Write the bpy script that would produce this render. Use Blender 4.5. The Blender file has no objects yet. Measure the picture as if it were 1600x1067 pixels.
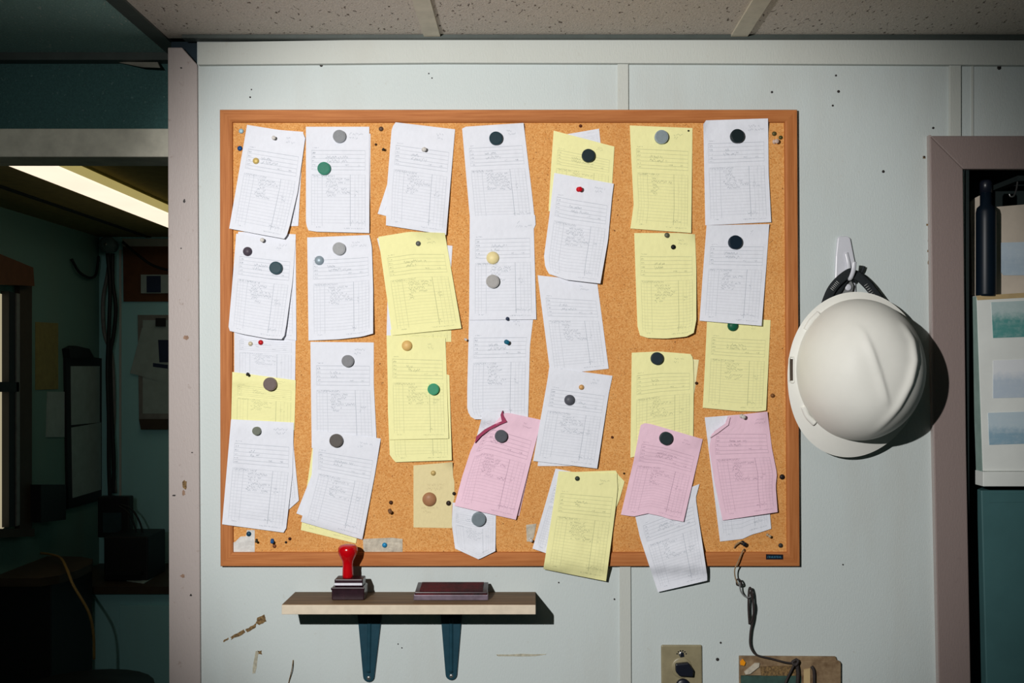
import bpy, math, random
import numpy as np
from mathutils import Vector

# ------------------------------------------------------------------ frame of reference
S = 1.15e-3                      # metres per photograph pixel on the plane of the main wall
F = 35.0 / 36.0 * 1600.0         # focal length in pixels
D0 = F * S                       # camera to main wall
VX, VY = 830.0, 575.0            # vanishing point of the wall normal
CZ = 1.60                        # camera height
HC = 513 * S                     # ceiling above camera
ZC = CZ + HC                     # ceiling height
R = random.Random(7)

scene = bpy.context.scene
col = scene.collection

# ------------------------------------------------------------------ camera, world, light, exposure
cd = bpy.data.cameras.new('camera')
cam = bpy.data.objects.new('camera', cd)
col.objects.link(cam)
cam.location = (0, -D0, CZ)
cam.rotation_euler = (math.pi / 2, 0, 0)
cd.lens = 35
cd.sensor_width = 36
cd.shift_x = -(VX - 800) / 1600
cd.shift_y = (VY - 533.5) / 1600
cd.clip_start = 0.05
scene.camera = cam

w = bpy.data.worlds.new('world')
scene.world = w
w.use_nodes = True
bg = w.node_tree.nodes['Background']
bg.inputs[0].default_value = (0.30, 0.62, 0.60, 1)
bg.inputs[1].default_value = 0.035

# hand-held flash, up and to the side of the camera
ld = bpy.data.lights.new('flash', 'SPOT')
flash = bpy.data.objects.new('flash', ld)
col.objects.link(flash)
LX, LZ = (330 - VX) * S, CZ + (VY - 299) * S
flash.location = (LX, -D0, LZ)
aim = Vector(((818 - VX) * S, 0, CZ + (VY - 572) * S))
flash.rotation_euler = (aim - flash.location).to_track_quat('-Z', 'Y').to_euler()
ld.energy = 114
ld.color = (1.0, 0.975, 0.95)
ld.shadow_soft_size = 0.012
ld.spot_size = math.radians(54.5)
ld.spot_blend = 0.56
# the flash head's own weak spill outside the hot beam
ls = ld.copy()
spill = bpy.data.objects.new('flash_spill', ls)
col.objects.link(spill)
spill.location = flash.location
spill.rotation_euler = flash.rotation_euler
ls.energy = 26
ls.spot_size = math.radians(96)
ls.spot_blend = 1.0

vs = scene.view_settings
vs.view_transform = 'Standard'
vs.look = 'None'
vs.exposure = 0.0
vs.gamma = 1.0
vs.use_curve_mapping = False


# ------------------------------------------------------------------ helpers
def W(px, py, d=0.0):
    """photograph pixel on a plane d metres in front of the main wall"""
    k = S * (D0 - d) / D0
    return Vector(((px - VX) * k, -d, CZ + (VY - py) * k))


def WD(px, py, D):
    return Vector(((px - VX) * D / F, D - D0, CZ + (VY - py) * D / F))


def lin(c):
    o = []
    for v in c:
        v = v / 255.0
        o.append(v / 12.92 if v <= 0.04045 else ((v + 0.055) / 1.055) ** 2.4)
    return (o[0], o[1], o[2], 1.0)


class X:
    """a socket with arithmetic"""
    def __init__(s, nt, sock):
        s.nt, s.k = nt, sock

    def op(s, o, *a):
        n = s.nt.nodes.new('ShaderNodeMath')
        n.operation = o
        for i, q in enumerate((s,) + a):
            if isinstance(q, X):
                s.nt.links.new(q.k, n.inputs[i])
            else:
                n.inputs[i].default_value = q
        return X(s.nt, n.outputs[0])

    def __add__(s, o): return s.op('ADD', o)
    def __sub__(s, o): return s.op('SUBTRACT', o)
    def __mul__(s, o): return s.op('MULTIPLY', o)
    def __truediv__(s, o): return s.op('DIVIDE', o)
    def gt(s, o): return s.op('GREATER_THAN', o)
    def lt(s, o): return s.op('LESS_THAN', o)
    def mx(s, o): return s.op('MAXIMUM', o)
    def near(s, o, e): return s.op('COMPARE', o, e)
    def floor(s): return s.op('FLOOR')
    def fract(s): return s.op('FRACT')
    def within(s, a, b): return s.gt(a) * s.lt(b)


def vec(nt, x, y, z=0.0):
    n = nt.nodes.new('ShaderNodeCombineXYZ')
    for i, q in enumerate((x, y, z)):
        if isinstance(q, X):
            nt.links.new(q.k, n.inputs[i])
        else:
            n.inputs[i].default_value = q
    return n.outputs[0]


def noise(nt, v, scale, detail=2.0, rough=0.5):
    n = nt.nodes.new('ShaderNodeTexNoise')
    n.inputs['Scale'].default_value = scale
    n.inputs['Detail'].default_value = detail
    n.inputs['Roughness'].default_value = rough
    if v is not None:
        nt.links.new(v, n.inputs['Vector'])
    return X(nt, n.outputs[0])


def white(nt, v):
    n = nt.nodes.new('ShaderNodeTexWhiteNoise')
    n.noise_dimensions = '2D'
    nt.links.new(v, n.inputs['Vector'])
    return X(nt, n.outputs[0])


def mixc(nt, f, a, b, mode='MIX'):
    n = nt.nodes.new('ShaderNodeMix')
    n.data_type = 'RGBA'
    n.blend_type = mode
    for sock, q in ((n.inputs['Factor'], f), (n.inputs['A'], a), (n.inputs['B'], b)):
        pass
    ins = [i for i in n.inputs if i.enabled]
    f_in, a_in, b_in = ins[0], ins[1], ins[2]
    for i_, q in ((f_in, f), (a_in, a), (b_in, b)):
        if isinstance(q, X):
            nt.links.new(q.k, i_)
        elif isinstance(q, (tuple, float, int)):
            i_.default_value = q
        else:
            nt.links.new(q, i_)
    return [o for o in n.outputs if o.enabled][0]


def ramp(nt, f, stops):
    n = nt.nodes.new('ShaderNodeMapRange')
    n.inputs['From Min'].default_value = stops[0]
    n.inputs['From Max'].default_value = stops[1]
    n.clamp = True
    nt.links.new(f.k, n.inputs['Value'])
    return X(nt, n.outputs[0])


def base(name, rough=0.6, metal=0.0, spec=0.4):
    m = bpy.data.materials.new(name)
    m.use_nodes = True
    nt = m.node_tree
    b = nt.nodes['Principled BSDF']
    b.inputs['Roughness'].default_value = rough
    b.inputs['Metallic'].default_value = metal
    b.inputs['Specular IOR Level'].default_value = spec
    tc = nt.nodes.new('ShaderNodeTexCoord')
    return m, nt, b, tc


def add_bump(nt, b, h, strength, dist=0.002):
    n = nt.nodes.new('ShaderNodeBump')
    n.inputs['Strength'].default_value = strength
    n.inputs['Distance'].default_value = dist
    nt.links.new(h.k, n.inputs['Height'])
    nt.links.new(n.outputs[0], b.inputs['Normal'])


def mat(name, rgb, rough=0.6, metal=0.0, var=0.12, vscale=30.0, bump=0.0, bscale=300.0, spec=0.4, second=None):
    m, nt, b, tc = base(name, rough, metal, spec)
    c = lin(rgb)
    c2 = lin(second) if second else tuple(x * (1 - 2 * var) for x in c[:3]) + (1,)
    f = ramp(nt, noise(nt, tc.outputs['Object'], vscale, 4, 0.6), (0.35, 0.7))
    nt.links.new(mixc(nt, f, c, c2), b.inputs['Base Color'])
    if bump:
        add_bump(nt, b, noise(nt, tc.outputs['Object'], bscale, 2), bump)
    return m


def emit_mat(name, rgb, strength):
    m, nt, b, tc = base(name, 0.6)
    f = ramp(nt, noise(nt, tc.outputs['Object'], 6, 2), (0.3, 0.7))
    c = lin(rgb)
    nt.links.new(mixc(nt, f, c, tuple(x * .93 for x in c[:3]) + (1,)), b.inputs['Emission Color'])
    b.inputs['Emission Strength'].default_value = strength
    b.inputs['Base Color'].default_value = (0.3, 0.3, 0.3, 1)
    return m


# ---- special materials
def paint_wall(name, rgb, stain=(150, 125, 90), amt=0.5):
    m, nt, b, tc = base(name, 0.5, 0, 0.35)
    o = tc.outputs['Object']
    mp = nt.nodes.new('ShaderNodeMapping')
    mp.inputs['Scale'].default_value = (1, 1, 0.25)
    nt.links.new(o, mp.inputs['Vector'])
    f = ramp(nt, noise(nt, mp.outputs[0], 5, 6, 0.65), (0.5, 0.85))
    f2 = ramp(nt, noise(nt, o, 60, 3, 0.7), (0.66, 0.74))
    c = lin(rgb)
    c1 = mixc(nt, f * (amt * 0.45), c, lin(stain))
    c2 = mixc(nt, f2 * (amt * 0.35), c1, lin(stain))
    nt.links.new(c2, b.inputs['Base Color'])
    mp2 = nt.nodes.new('ShaderNodeMapping')
    mp2.inputs['Scale'].default_value = (1, 1, 0.35)
    nt.links.new(o, mp2.inputs['Vector'])
    add_bump(nt, b, noise(nt, mp2.outputs[0], 420, 3), 0.25, 0.0015)
    return m


def tile_mat(name, rgb, pit):
    m, nt, b, tc = base(name, 0.9, 0, 0.1)
    o = tc.outputs['Object']
    mp = nt.nodes.new('ShaderNodeMapping')
    mp.inputs['Scale'].default_value = (1, 0.45, 1)
    mp.inputs['Rotation'].default_value = (0, 0, 0.5)
    nt.links.new(o, mp.inputs['Vector'])
    n1 = noise(nt, mp.outputs[0], 150, 3, 0.6)
    pits = ramp(nt, n1, (0.63, 0.68))
    n2 = noise(nt, o, 330, 2, 0.5)
    c1 = mixc(nt, ramp(nt, n2, (0.35, 0.65)), tuple(x * .8 for x in lin(rgb)[:3]) + (1,), lin(rgb))
    c = mixc(nt, pits, c1, lin(pit))
    nt.links.new(c, b.inputs['Base Color'])
    add_bump(nt, b, n2 - pits * 1.5, 0.5, 0.002)
    return m


def cork_mat():
    m, nt, b, tc = base('cork', 0.85, 0, 0.15)
    o = tc.outputs['Object']
    v = nt.nodes.new('ShaderNodeTexVoronoi')
    v.inputs['Scale'].default_value = 520
    nt.links.new(o, v.inputs['Vector'])
    sep = nt.nodes.new('ShaderNodeSeparateColor')
    nt.links.new(v.outputs['Color'], sep.inputs[0])
    g = X(nt, sep.outputs[0])
    c = mixc(nt, g, lin((204, 138, 72)), lin((228, 172, 106)))
    dk = ramp(nt, noise(nt, o, 420, 2, 0.5), (0.63, 0.72))
    c = mixc(nt, dk * 0.65, c, lin((120, 66, 28)))
    big = ramp(nt, noise(nt, o, 7, 4, 0.6), (0.45, 0.75))
    c = mixc(nt, big * 0.25, c, lin((176, 104, 50)))
    sp = ramp(nt, noise(nt, o, 150, 1, 0.4), (0.765, 0.78))
    c = mixc(nt, sp * 0.8, c, lin((90, 45, 25)))
    # worn smudges along the bottom of the panel
    nt.links.new(c, b.inputs['Base Color'])
    add_bump(nt, b, noise(nt, o, 600, 2), 0.4, 0.001)
    return m


def wood_mat(name, a, b_, axis='x', scale=1.0, rough=0.45):
    m, nt, b, tc = base(name, rough, 0, 0.2)
    mp = nt.nodes.new('ShaderNodeMapping')
    mp.inputs['Scale'].default_value = (0.04, 1, 1) if axis == 'x' else (1, 1, 0.04)
    nt.links.new(tc.outputs['Object'], mp.inputs['Vector'])
    n = noise(nt, mp.outputs[0], 260 * scale, 4, 0.6)
    n2 = noise(nt, mp.outputs[0], 40 * scale, 3, 0.6)
    c = mixc(nt, ramp(nt, n, (0.35, 0.7)), lin(a), lin(b_))
    c = mixc(nt, ramp(nt, n2, (0.4, 0.8)) * 0.35, c, tuple(x * .6 for x in lin(b_)[:3]) + (1,))
    nt.links.new(c, b.inputs['Base Color'])
    return m


def form_mat(name, rgb, ink, print_amt=0.55, form=True):
    """printed order form: ruled boxes, table, small print and pencil handwriting, all in sheet UV"""
    m, nt, b, tc = base(name, 0.75, 0, 0.25)
    sp = nt.nodes.new('ShaderNodeSeparateXYZ')
    nt.links.new(tc.outputs['UV'], sp.inputs[0])
    u = X(nt, sp.outputs[0])
    v = X(nt, sp.outputs[1])
    oi = nt.nodes.new('ShaderNodeObjectInfo')
    seed = X(nt, oi.outputs['Random']) * 91.0
    tot = None

    def put(x):
        nonlocal tot
        tot = x if tot is None else tot.mx(x)

    if form:
        inu = u.within(.09, .935)
        for p, k in ((.225, .8), (.262, .6), (.30, .6), (.338, .6), (.376, .7), (.408, .7)):
            put(v.near(p, .0026) * inu * k)
        put((u.near(.09, .0036).mx(u.near(.935, .0036))) * v.within(.225, .408) * .5)
        tv = v.within(.452, .938)
        fr = ((v - .452) / .0304).fract()
        put(fr.near(.03, .085) * tv * inu * .5)
        for p, k in ((.09, .6), (.137, .35), (.185, .35), (.255, .55), (.70, 1.0), (.775, .4), (.83, .4), (.885, .4), (.935, .6)):
            put(u.near(p, .0036) * tv * k)
        # small print
        st = noise(nt, vec(nt, u * 90.0 + seed, v * 130.0, seed), 1.0, 1).gt(.52)
        lab = u.within(.10, .155) * v.within(.235, .40) * ((v - .228) / .0376).fract().within(.35, .72)
        put(st * lab * 1.1)
        put(st * u.within(.10, .46) * v.within(.455, .474) * 0.9)
        put(st * u.within(.62, .68) * v.within(.358, .37) * .9)
        put(st * u.within(.80, .85) * v.within(.358, .37) * .9)
        put(st * u.within(.10, .20) * v.within(.195, .207) * .7)
        put(st * u.within(.14, .22) * v.within(.945, .958) * .8)
        put(st * u.within(.58, .93) * v.within(.955, .966) * .7)

    # handwriting: wandering pen line per row
    def hand(v0, step, rows, u0, ulen, freq, amp, wd, k, sd):
        row = ((v - v0) / step).floor()
        loc = ((v - v0) / step).fract() - 0.5
        r1 = white(nt, vec(nt, row + sd, seed))
        r2 = white(nt, vec(nt, row + sd + 31.0, seed))
        n = noise(nt, vec(nt, u * freq + seed, row * 3.7 + sd, seed), 1.0, 2, .6)
        pen = (n - .5) * amp
        hit = (loc - pen).op('ABSOLUTE').lt(wd)
        gap = noise(nt, vec(nt, u * 22.0 + seed, row * 5.1, sd), 1.0, 0).gt(.40)
        a = u.gt(r2 * .05 + u0)
        z = u.lt(r1 * ulen + (u0 + ulen * .35))
        put(hit * gap * a * z * v.within(v0, v0 + step * rows) * k)

    if form:
        hand(.482, .0304, 6, .30, .30, 75.0, 2.6, .15, .85, 3.0)
        hand(.272, .0376, 2, .30, .28, 60.0, 2.4, .15, .75, 11.0)
        hand(.052, .034, 2, .68, .20, 70.0, 2.2, .13, .6, 23.0)
        hand(.60, .0304, 2, .74, .10, 90.0, 2.4, .15, .7, 41.0)
        hand(.885, .034, 1, .64, .24, 45.0, 3.0, .12, .75, 57.0)
    else:
        hand(.30, .06, 2, .30, .5, 45.0, 2.4, .12, .8, 5.0)
        hand(.66, .06, 2, .2, .35, 45.0, 2.4, .12, .8, 9.0)
    soft = noise(nt, tc.outputs['UV'], 14, 3, .6)
    fade = ramp(nt, noise(nt, tc.outputs['UV'], 5, 2), (.2, .75)) * .5 + .6
    c = mixc(nt, ramp(nt, soft, (.35, .75)) * .35, lin(rgb), tuple(x * .86 for x in lin(rgb)[:3]) + (1,))
    rnd = mixc(nt, X(nt, oi.outputs['Random']) * .10, c, tuple(x * .8 for x in lin(rgb)[:3]) + (1,))
    c = mixc(nt, (tot * fade * print_amt).op('MINIMUM', .9), rnd, lin(ink))
    nt.links.new(c, b.inputs['Base Color'])
    add_bump(nt, b, noise(nt, tc.outputs['UV'], 9, 4, .55), 0.22, 0.004)
    return m


def photo_print(name, sky, sea, horizon=.5):
    m, nt, b, tc = base(name, 0.5, 0, 0.3)
    sp = nt.nodes.new('ShaderNodeSeparateXYZ')
    nt.links.new(tc.outputs['Generated'], sp.inputs[0])
    z = X(nt, sp.outputs[2])
    n = noise(nt, tc.outputs['Generated'], 7, 5, .7)
    f = ramp(nt, z + (n - .5) * .35, (horizon - .12, horizon + .12))
    c = mixc(nt, f, lin(sea), lin(sky))
    nt.links.new(mixc(nt, ramp(nt, n, (.45, .8)) * .3, c, lin((215, 222, 222))), b.inputs['Base Color'])
    return m


M = {}
M['wall'] = paint_wall('cream_wall_paint', (194, 203, 202))
M['trimw'] = paint_wall('cream_trim_paint', (190, 194, 188), amt=.3)
M['pink'] = paint_wall('pinkish_brown_paint', (170, 160, 156), (110, 84, 66), .9)
M['doortrim'] = paint_wall('dusty_mauve_paint', (138, 123, 119), (96, 84, 80), .4)
M['tile'] = tile_mat('acoustic_tile', (206, 197, 186), (92, 80, 70))
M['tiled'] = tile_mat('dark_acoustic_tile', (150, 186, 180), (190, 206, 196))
M['bulk'] = tile_mat('dark_green_board', (72, 108, 106), (96, 128, 126))
M['tee'] = mat('grid_metal', (196, 188, 168), .5, 0, .1)
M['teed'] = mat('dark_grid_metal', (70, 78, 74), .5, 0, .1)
M['beige'] = mat('beige_header_paint', (226, 222, 204), .6)
M['void'] = mat('unlit_timber', (26, 38, 38), .9)
M['cork'] = cork_mat()
M['frame_x'] = wood_mat('cherry_rail_horizontal', (190, 122, 70), (166, 98, 50), 'x', 1.0, .6)
M['frame_z'] = wood_mat('cherry_rail_vertical', (190, 122, 70), (166, 98, 50), 'z', 1.0, .6)
M['white_p'] = form_mat('white_form_paper', (226, 229, 238), (96, 112, 128))
M['yellow_p'] = form_mat('yellow_form_paper', (240, 237, 174), (92, 108, 84))
M['pink_p'] = form_mat('pink_form_paper', (238, 202, 219), (92, 60, 92))
M['lemon_p'] = form_mat('pale_yellow_paper', (240, 234, 180), (110, 110, 90), .2)
M['manila_p'] = form_mat('manila_paper', (228, 214, 164), (120, 96, 66), .35, False)
M['flap'] = mat('shaded_pink_paper', (168, 62, 98), .8)  # dark pink: shade on the back of the curl is painted into the colour
M['tape'] = mat('old_clear_tape', (205, 196, 178), .35, 0, .2, 90, .4, 120)
M['tapew'] = mat('torn_white_tape', (222, 220, 216), .4, 0, .15, 60, .6, 120)
M['shelf_top'] = wood_mat('grimy_shelf_board', (128, 104, 76), (84, 68, 52), 'x', .5, .6)
M['shelf_edge'] = mat('cream_edge_band', (216, 202, 180), .5, 0, .06, 60)
M['bracket'] = mat('teal_bracket_paint', (30, 66, 80), .35, 0, .12, 50)
M['red'] = mat('glossy_red_plastic', (186, 4, 16), .18, 0, .03, 20, spec=.6)
M['stamp'] = mat('smoked_burgundy_plastic', (46, 24, 34), .25, 0, .2, 80, spec=.6)
M['stampw'] = mat('white_label_strip', (222, 222, 232), .5)
M['inkred'] = mat('red_ink_felt', (84, 10, 22), .8, 0, .35, 30, .5, 500, second=(24, 9, 14))
M['tin'] = mat('grey_violet_tin', (118, 104, 118), .4, .2, .2, 60)
M['hat'] = mat('white_hat_plastic', (228, 228, 221), .55, 0, .03, 12, spec=.25)
M['hatslot'] = mat('dark_slot', (70, 58, 48), .7)
M['strap'] = mat('black_webbing', (30, 36, 40), .8, 0, .2, 300, .5, 900)
M['stitch'] = mat('white_stitching', (196, 198, 196), .8)
M['greyp'] = mat('grey_plastic', (126, 128, 128), .4)
M['hook'] = mat('white_hook_plastic', (206, 208, 216), .3, 0, .03)
M['plate'] = mat('ivory_wall_plate', (148, 139, 110), .4, 0, .12, 30)
M['blackk'] = mat('black_plastic', (22, 26, 38), .35, 0, .1)
M['metal'] = mat('bare_steel', (190, 190, 188), .3, .9, .1)
M['cord'] = mat('dark_leather_cord', (52, 44, 42), .7, 0, .25, 120)
M['cordt'] = mat('tan_worn_cord', (150, 128, 98), .7, 0, .2, 90)
M['board_b'] = mat('stained_hardboard', (150, 128, 98), .7, 0, .3, 40, second=(96, 72, 48))
M['board_g'] = mat('green_cover', (56, 84, 76), .6, 0, .2, 60)
M['orange'] = mat('orange_plastic', (236, 150, 24), .4)
M['stain'] = mat('brown_glue_residue', (140, 112, 70), .8, 0, .3, 240, .8, 300, second=(64, 48, 32))
M['stain2'] = mat('pale_glue_residue', (190, 186, 166), .8, 0, .2, 120)
M['stain3'] = mat('rusty_smear', (158, 128, 108), .8, 0, .2, 160)
M['nail'] = mat('dark_nail', (40, 36, 34), .6)
M['cream'] = mat('cream_board', (206, 194, 178), .6, 0, .1, 14)
M['rim'] = mat('tan_edge', (188, 164, 120), .6)
M['side'] = mat('green_grey_side', (150, 176, 168), .6)
M['tealp'] = mat('dull_teal_panel', (70, 110, 112), .5, 0, .1, 6)
M['tube'] = mat('navy_black_bottle', (12, 24, 36), .4, 0, .1, spec=.25)
M['pbw'] = mat('white_board', (228, 232, 228), .5, 0, .05, 10)
M['sea1'] = photo_print('sea_print', (176, 196, 196), (86, 150, 146), .55)
M['sea2'] = photo_print('cloud_print', (224, 228, 232), (186, 200, 214), .55)
M['sea3'] = photo_print('pale_sea_print', (188, 206, 216), (140, 172, 190), .45)
M['sea4'] = photo_print('faded_blue_print', (184, 200, 212), (170, 188, 202), .5)
# room beyond the opening
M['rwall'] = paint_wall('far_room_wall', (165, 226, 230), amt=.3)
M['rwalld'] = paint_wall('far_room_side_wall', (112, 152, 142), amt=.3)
M['rceil'] = mat('far_room_ceiling', (150, 132, 78), .9)
M['dark'] = mat('dark_grey_plastic', (26, 30, 32), .5)
M['brown'] = mat('brown_board', (104, 66, 36), .7)
M['dpaper'] = mat('office_paper', (170, 190, 186), .8, 0, .08, 20)
M['dyellow'] = mat('yellowed_paper', (150, 140, 84), .8)
M['alu'] = mat('window_aluminium', (150, 150, 146), .4, .4)
M['desk'] = mat('desk_laminate', (70, 58, 44), .5)
M['tan'] = mat('tan_cable', (150, 120, 62), .5)
M['floor'] = mat('vinyl_floor', (120, 112, 100), .6)
M['diff'] = emit_mat('fluorescent_diffuser', (255, 237, 212), 1.15)
M['fixt'] = mat('yellowed_fixture', (222, 206, 128), .5)
M['dside'] = emit_mat('yellowed_lens_side', (196, 178, 110), 0.7)
M['pane'] = emit_mat('daylit_window_pane', (226, 212, 176), 0.55)
M['dkblue'] = mat('blue_print', (30, 48, 80), .6)


def origin_of(p):
    o = Vector((0, 0, 0))
    while p:
        o += p.location
        p = p.parent
    return o


class MB:
    def __init__(s):
        s.v, s.f, s.sm, s.uv = [], [], [], None

    def add(s, vs_, fs, smooth=False):
        n = len(s.v)
        s.v += [tuple(q) for q in vs_]
        s.f += [tuple(i + n for i in f) for f in fs]
        s.sm += [smooth] * len(fs)
        return s

    def box(s, x0, x1, y0, y1, z0, z1):
        v = [(x, y, z) for z in (z0, z1) for y in (y0, y1) for x in (x0, x1)]
        return s.add(v, [(0, 2, 3, 1), (4, 5, 7, 6), (0, 1, 5, 4), (2, 6, 7, 3), (0, 4, 6, 2), (1, 3, 7, 5)])

    def hexa(s, front, back):
        v = [tuple(q) for q in front] + [tuple(q) for q in back]
        n = len(front)
        fs = [tuple(range(n)), tuple(range(2 * n - 1, n - 1, -1))]
        fs += [(i, i + n, (i + 1) % n + n, (i + 1) % n) for i in range(n)]
        return s.add(v, fs)

    def prism(s, pts, d0, d1):
        """pixel outline extruded from depth d0 (back) to d1 (front), true shape taken at d1"""
        fr = [W(x, y, d1) for x, y in pts]
        bk = [Vector((q.x, -d0, q.z)) for q in fr]
        return s.hexa(fr, bk)

    def lathe(s, prof, c, axis=(0, -1, 0), n=24, smooth=True):
        a = Vector(axis).normalized()
        t = Vector((0, 0, 1)) if abs(a.z) < .9 else Vector((1, 0, 0))
        e1 = a.cross(t).normalized()
        e2 = a.cross(e1)
        c = Vector(c)
        v, f = [], []
        for r, h in prof:
            for i in range(n):
                q = 2 * math.pi * i / n
                v.append(c + a * h + (e1 * math.cos(q) + e2 * math.sin(q)) * r)
        for k in range(len(prof) - 1):
            for i in range(n):
                j = (i + 1) % n
                f.append((k * n + i, k * n + j, (k + 1) * n + j, (k + 1) * n + i))
        f.append(tuple(range(n - 1, -1, -1)))
        f.append(tuple((len(prof) - 1) * n + i for i in range(n)))
        return s.add(v, f, smooth)

    def tube(s, pts, r, n=8, sub=6, flat=None):
        P = [Vector(p) for p in pts]
        Q = []
        for i in range(len(P) - 1):
            p0, p1, p2, p3 = P[max(i - 1, 0)], P[i], P[i + 1], P[min(i + 2, len(P) - 1)]
            for k in range(sub):
                t = k / sub
                Q.append(.5 * ((2 * p1) + (p2 - p0) * t + (2 * p0 - 5 * p1 + 4 * p2 - p3) * t * t + (3 * p1 - p0 - 3 * p2 + p3) * t ** 3))
        Q.append(P[-1])
        v, f = [], []
        up = None
        for i, q in enumerate(Q):
            d = (Q[min(i + 1, len(Q) - 1)] - Q[max(i - 1, 0)]).normalized()
            if up is None:
                up = Vector((0, 1, 0)) if abs(d.y) < .8 else Vector((1, 0, 0))
            e1 = d.cross(up).normalized()
            e2 = e1.cross(d).normalized()
            up = e2
            ra, rb = (r, r) if flat is None else flat
            for k in range(n):
                a = 2 * math.pi * k / n
                v.append(q + e1 * math.cos(a) * ra + e2 * math.sin(a) * rb)
        for i in range(len(Q) - 1):
            for k in range(n):
                j = (k + 1) % n
                f.append((i * n + k, i * n + j, (i + 1) * n + j, (i + 1) * n + k))
        f.append(tuple(range(n - 1, -1, -1)))
        f.append(tuple((len(Q) - 1) * n + k for k in range(n)))
        return s.add(v, f, True)

    def build(s, name, m, parent=None, at=None, bevel=0.0, solid=0.0):
        me = bpy.data.meshes.new(name)
        P = [Vector(q) for q in s.v]
        if at is None:
            if parent is None:
                xs, ys, zs = [p.x for p in P], [p.y for p in P], [p.z for p in P]
                o = Vector(((min(xs) + max(xs)) / 2, (min(ys) + max(ys)) / 2, min(zs)))
            else:
                o = origin_of(parent)
        else:
            o = Vector(at)
        me.from_pydata([tuple(p - o) for p in P], [], s.f)
        me.polygons.foreach_set('use_smooth', s.sm)
        if s.uv is not None:
            l = me.uv_layers.new(name='UVMap')
            for lp in me.loops:
                l.data[lp.index].uv = s.uv[lp.vertex_index]
        me.materials.append(M[m] if isinstance(m, str) else m)
        me.update()
        ob = bpy.data.objects.new(name, me)
        col.objects.link(ob)
        if parent is None:
            ob.location = o
        else:
            ob.parent = parent
            ob.location = o - origin_of(parent)
        if bevel:
            b = ob.modifiers.new('bevel', 'BEVEL')
            b.width = bevel
            b.segments = 2
            b.limit_method = 'ANGLE'
        if solid:
            b = ob.modifiers.new('solid', 'SOLIDIFY')
            b.thickness = solid
            b.offset = -1
            e = ob.modifiers.new('crisp', 'EDGE_SPLIT')
            e.split_angle = math.radians(50)
        return ob


def tag(o, label, cat, group=None, kind=None):
    if label:
        o['label'] = label
    if cat:
        o['category'] = cat
    if group:
        o['group'] = group
    if kind:
        o['kind'] = kind
    return o


def thing(name, label, cat, loc, group=None, kind=None):
    o = bpy.data.objects.new(name, None)
    o.empty_display_size = .03
    col.objects.link(o)
    o.location = loc
    return tag(o, label, cat, group, kind)


def B(x0, x1, y0, y1, z0, z1):
    return MB().box(min(x0, x1), max(x0, x1), min(y0, y1), max(y0, y1), min(z0, z1), max(z0, z1))


# ------------------------------------------------------------------ the setting
XL = (262 - VX) * S            # left side of the post = right side of the opening
XW = (308 - VX) * S            # where the white wall starts
XD = (1509 - VX) * S           # doorway on the other side
XR = 1.45
WT = 0.10                      # wall thickness
YB = 4.477 - D0                # far room back wall
XS = -1.943                    # far room side wall
YH = 1.892 - D0                # bulkhead over the opening
ZDT = W(1500, 238).z           # top of doorway

floor = tag(B(-3.0, 2.2, -2.6, YB + .1, -.05, 0).build('floor', 'floor'), 'plain vinyl floor under both rooms', 'floor', kind='structure')

wall = MB()
wall.box(XW, XD, 0, WT, 0, ZC + .02)
wall.box(XD, XR, 0, WT, ZDT, ZC + .02)
wall_back = tag(wall.build('wall_back', 'wall', at=(0, 0, 0)), 'scuffed off-white panel wall behind the corkboard', 'wall', kind='structure')

# nail holes and marks on the wall
for px, py, r in ((502, 102, 2.6), (393, 140, 1.1), (391, 152, 1.4), (670, 115, 1.1), (675, 122, 1.1), (1206, 144, 1.8), (1306, 118, 1.6),
                  (1310, 143, 2.2), (1382, 14, 1.2), (1301, 165, 1.6), (1380, 268, 2.2), (1458, 200, 1.8), (1444, 245, 1.6), (1561, 106, 3.2),
                  (960, 936, 1.4), (1126, 1004, 1.6), (1121, 1030, 2.6), (622, 1006, 1.0), (628, 1012, 1.0), (873, 910, 1.2), (1317, 882, 1.2)):
    if py < 60:
        continue
    c = W(px, py, 0)
    MB().lathe([(r * S, -.001), (r * S, .0008), (r * S * .5, .0014)], c, n=10).build('nail_head', 'nail', wall_back)


def blob(pts, name, m, parent, d=.0006, jig=1.2):
    q = []
    n = len(pts)
    for i in range(n):
        a, b = pts[i], pts[(i + 1) % n]
        for k in range(4):
            t = k / 4
            q.append((a[0] + (b[0] - a[0]) * t + R.uniform(-jig, jig), a[1] + (b[1] - a[1]) * t + R.uniform(-jig, jig)))
    return MB().prism(q, -.001, d).build(name, m, parent)


blob([(402, 966), (414, 960), (416, 970), (408, 976), (400, 975)], 'glue_residue', 'stain', wall_back)
blob([(384, 983), (399, 974), (401, 979), (386, 988)], 'glue_residue', 'stain', wall_back)
blob([(360, 994), (382, 984), (384, 988), (361, 999)], 'glue_residue', 'stain', wall_back)
blob([(349, 1001), (356, 996), (357, 999), (350, 1004)], 'glue_residue', 'stain', wall_back, jig=.8)
blob([(399, 1018), (405, 1016), (399, 1052), (394, 1052)], 'glue_residue', 'stain2', wall_back, jig=.7)
blob([(403, 1017), (409, 1016), (409, 1022), (404, 1022)], 'glue_residue', 'stain', wall_back, jig=.6)
blob([(776, 1022), (852, 1021), (852, 1024), (778, 1025)], 'glue_residue', 'stain2', wall_back, jig=1.5)
MB().tube([W(458, 1031, .002), (W(456, 1046, .006)), W(451, 1067, .002), W(450, 1080, .001)], .0008).build('loose_sliver', 'stain', wall_back)

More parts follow.
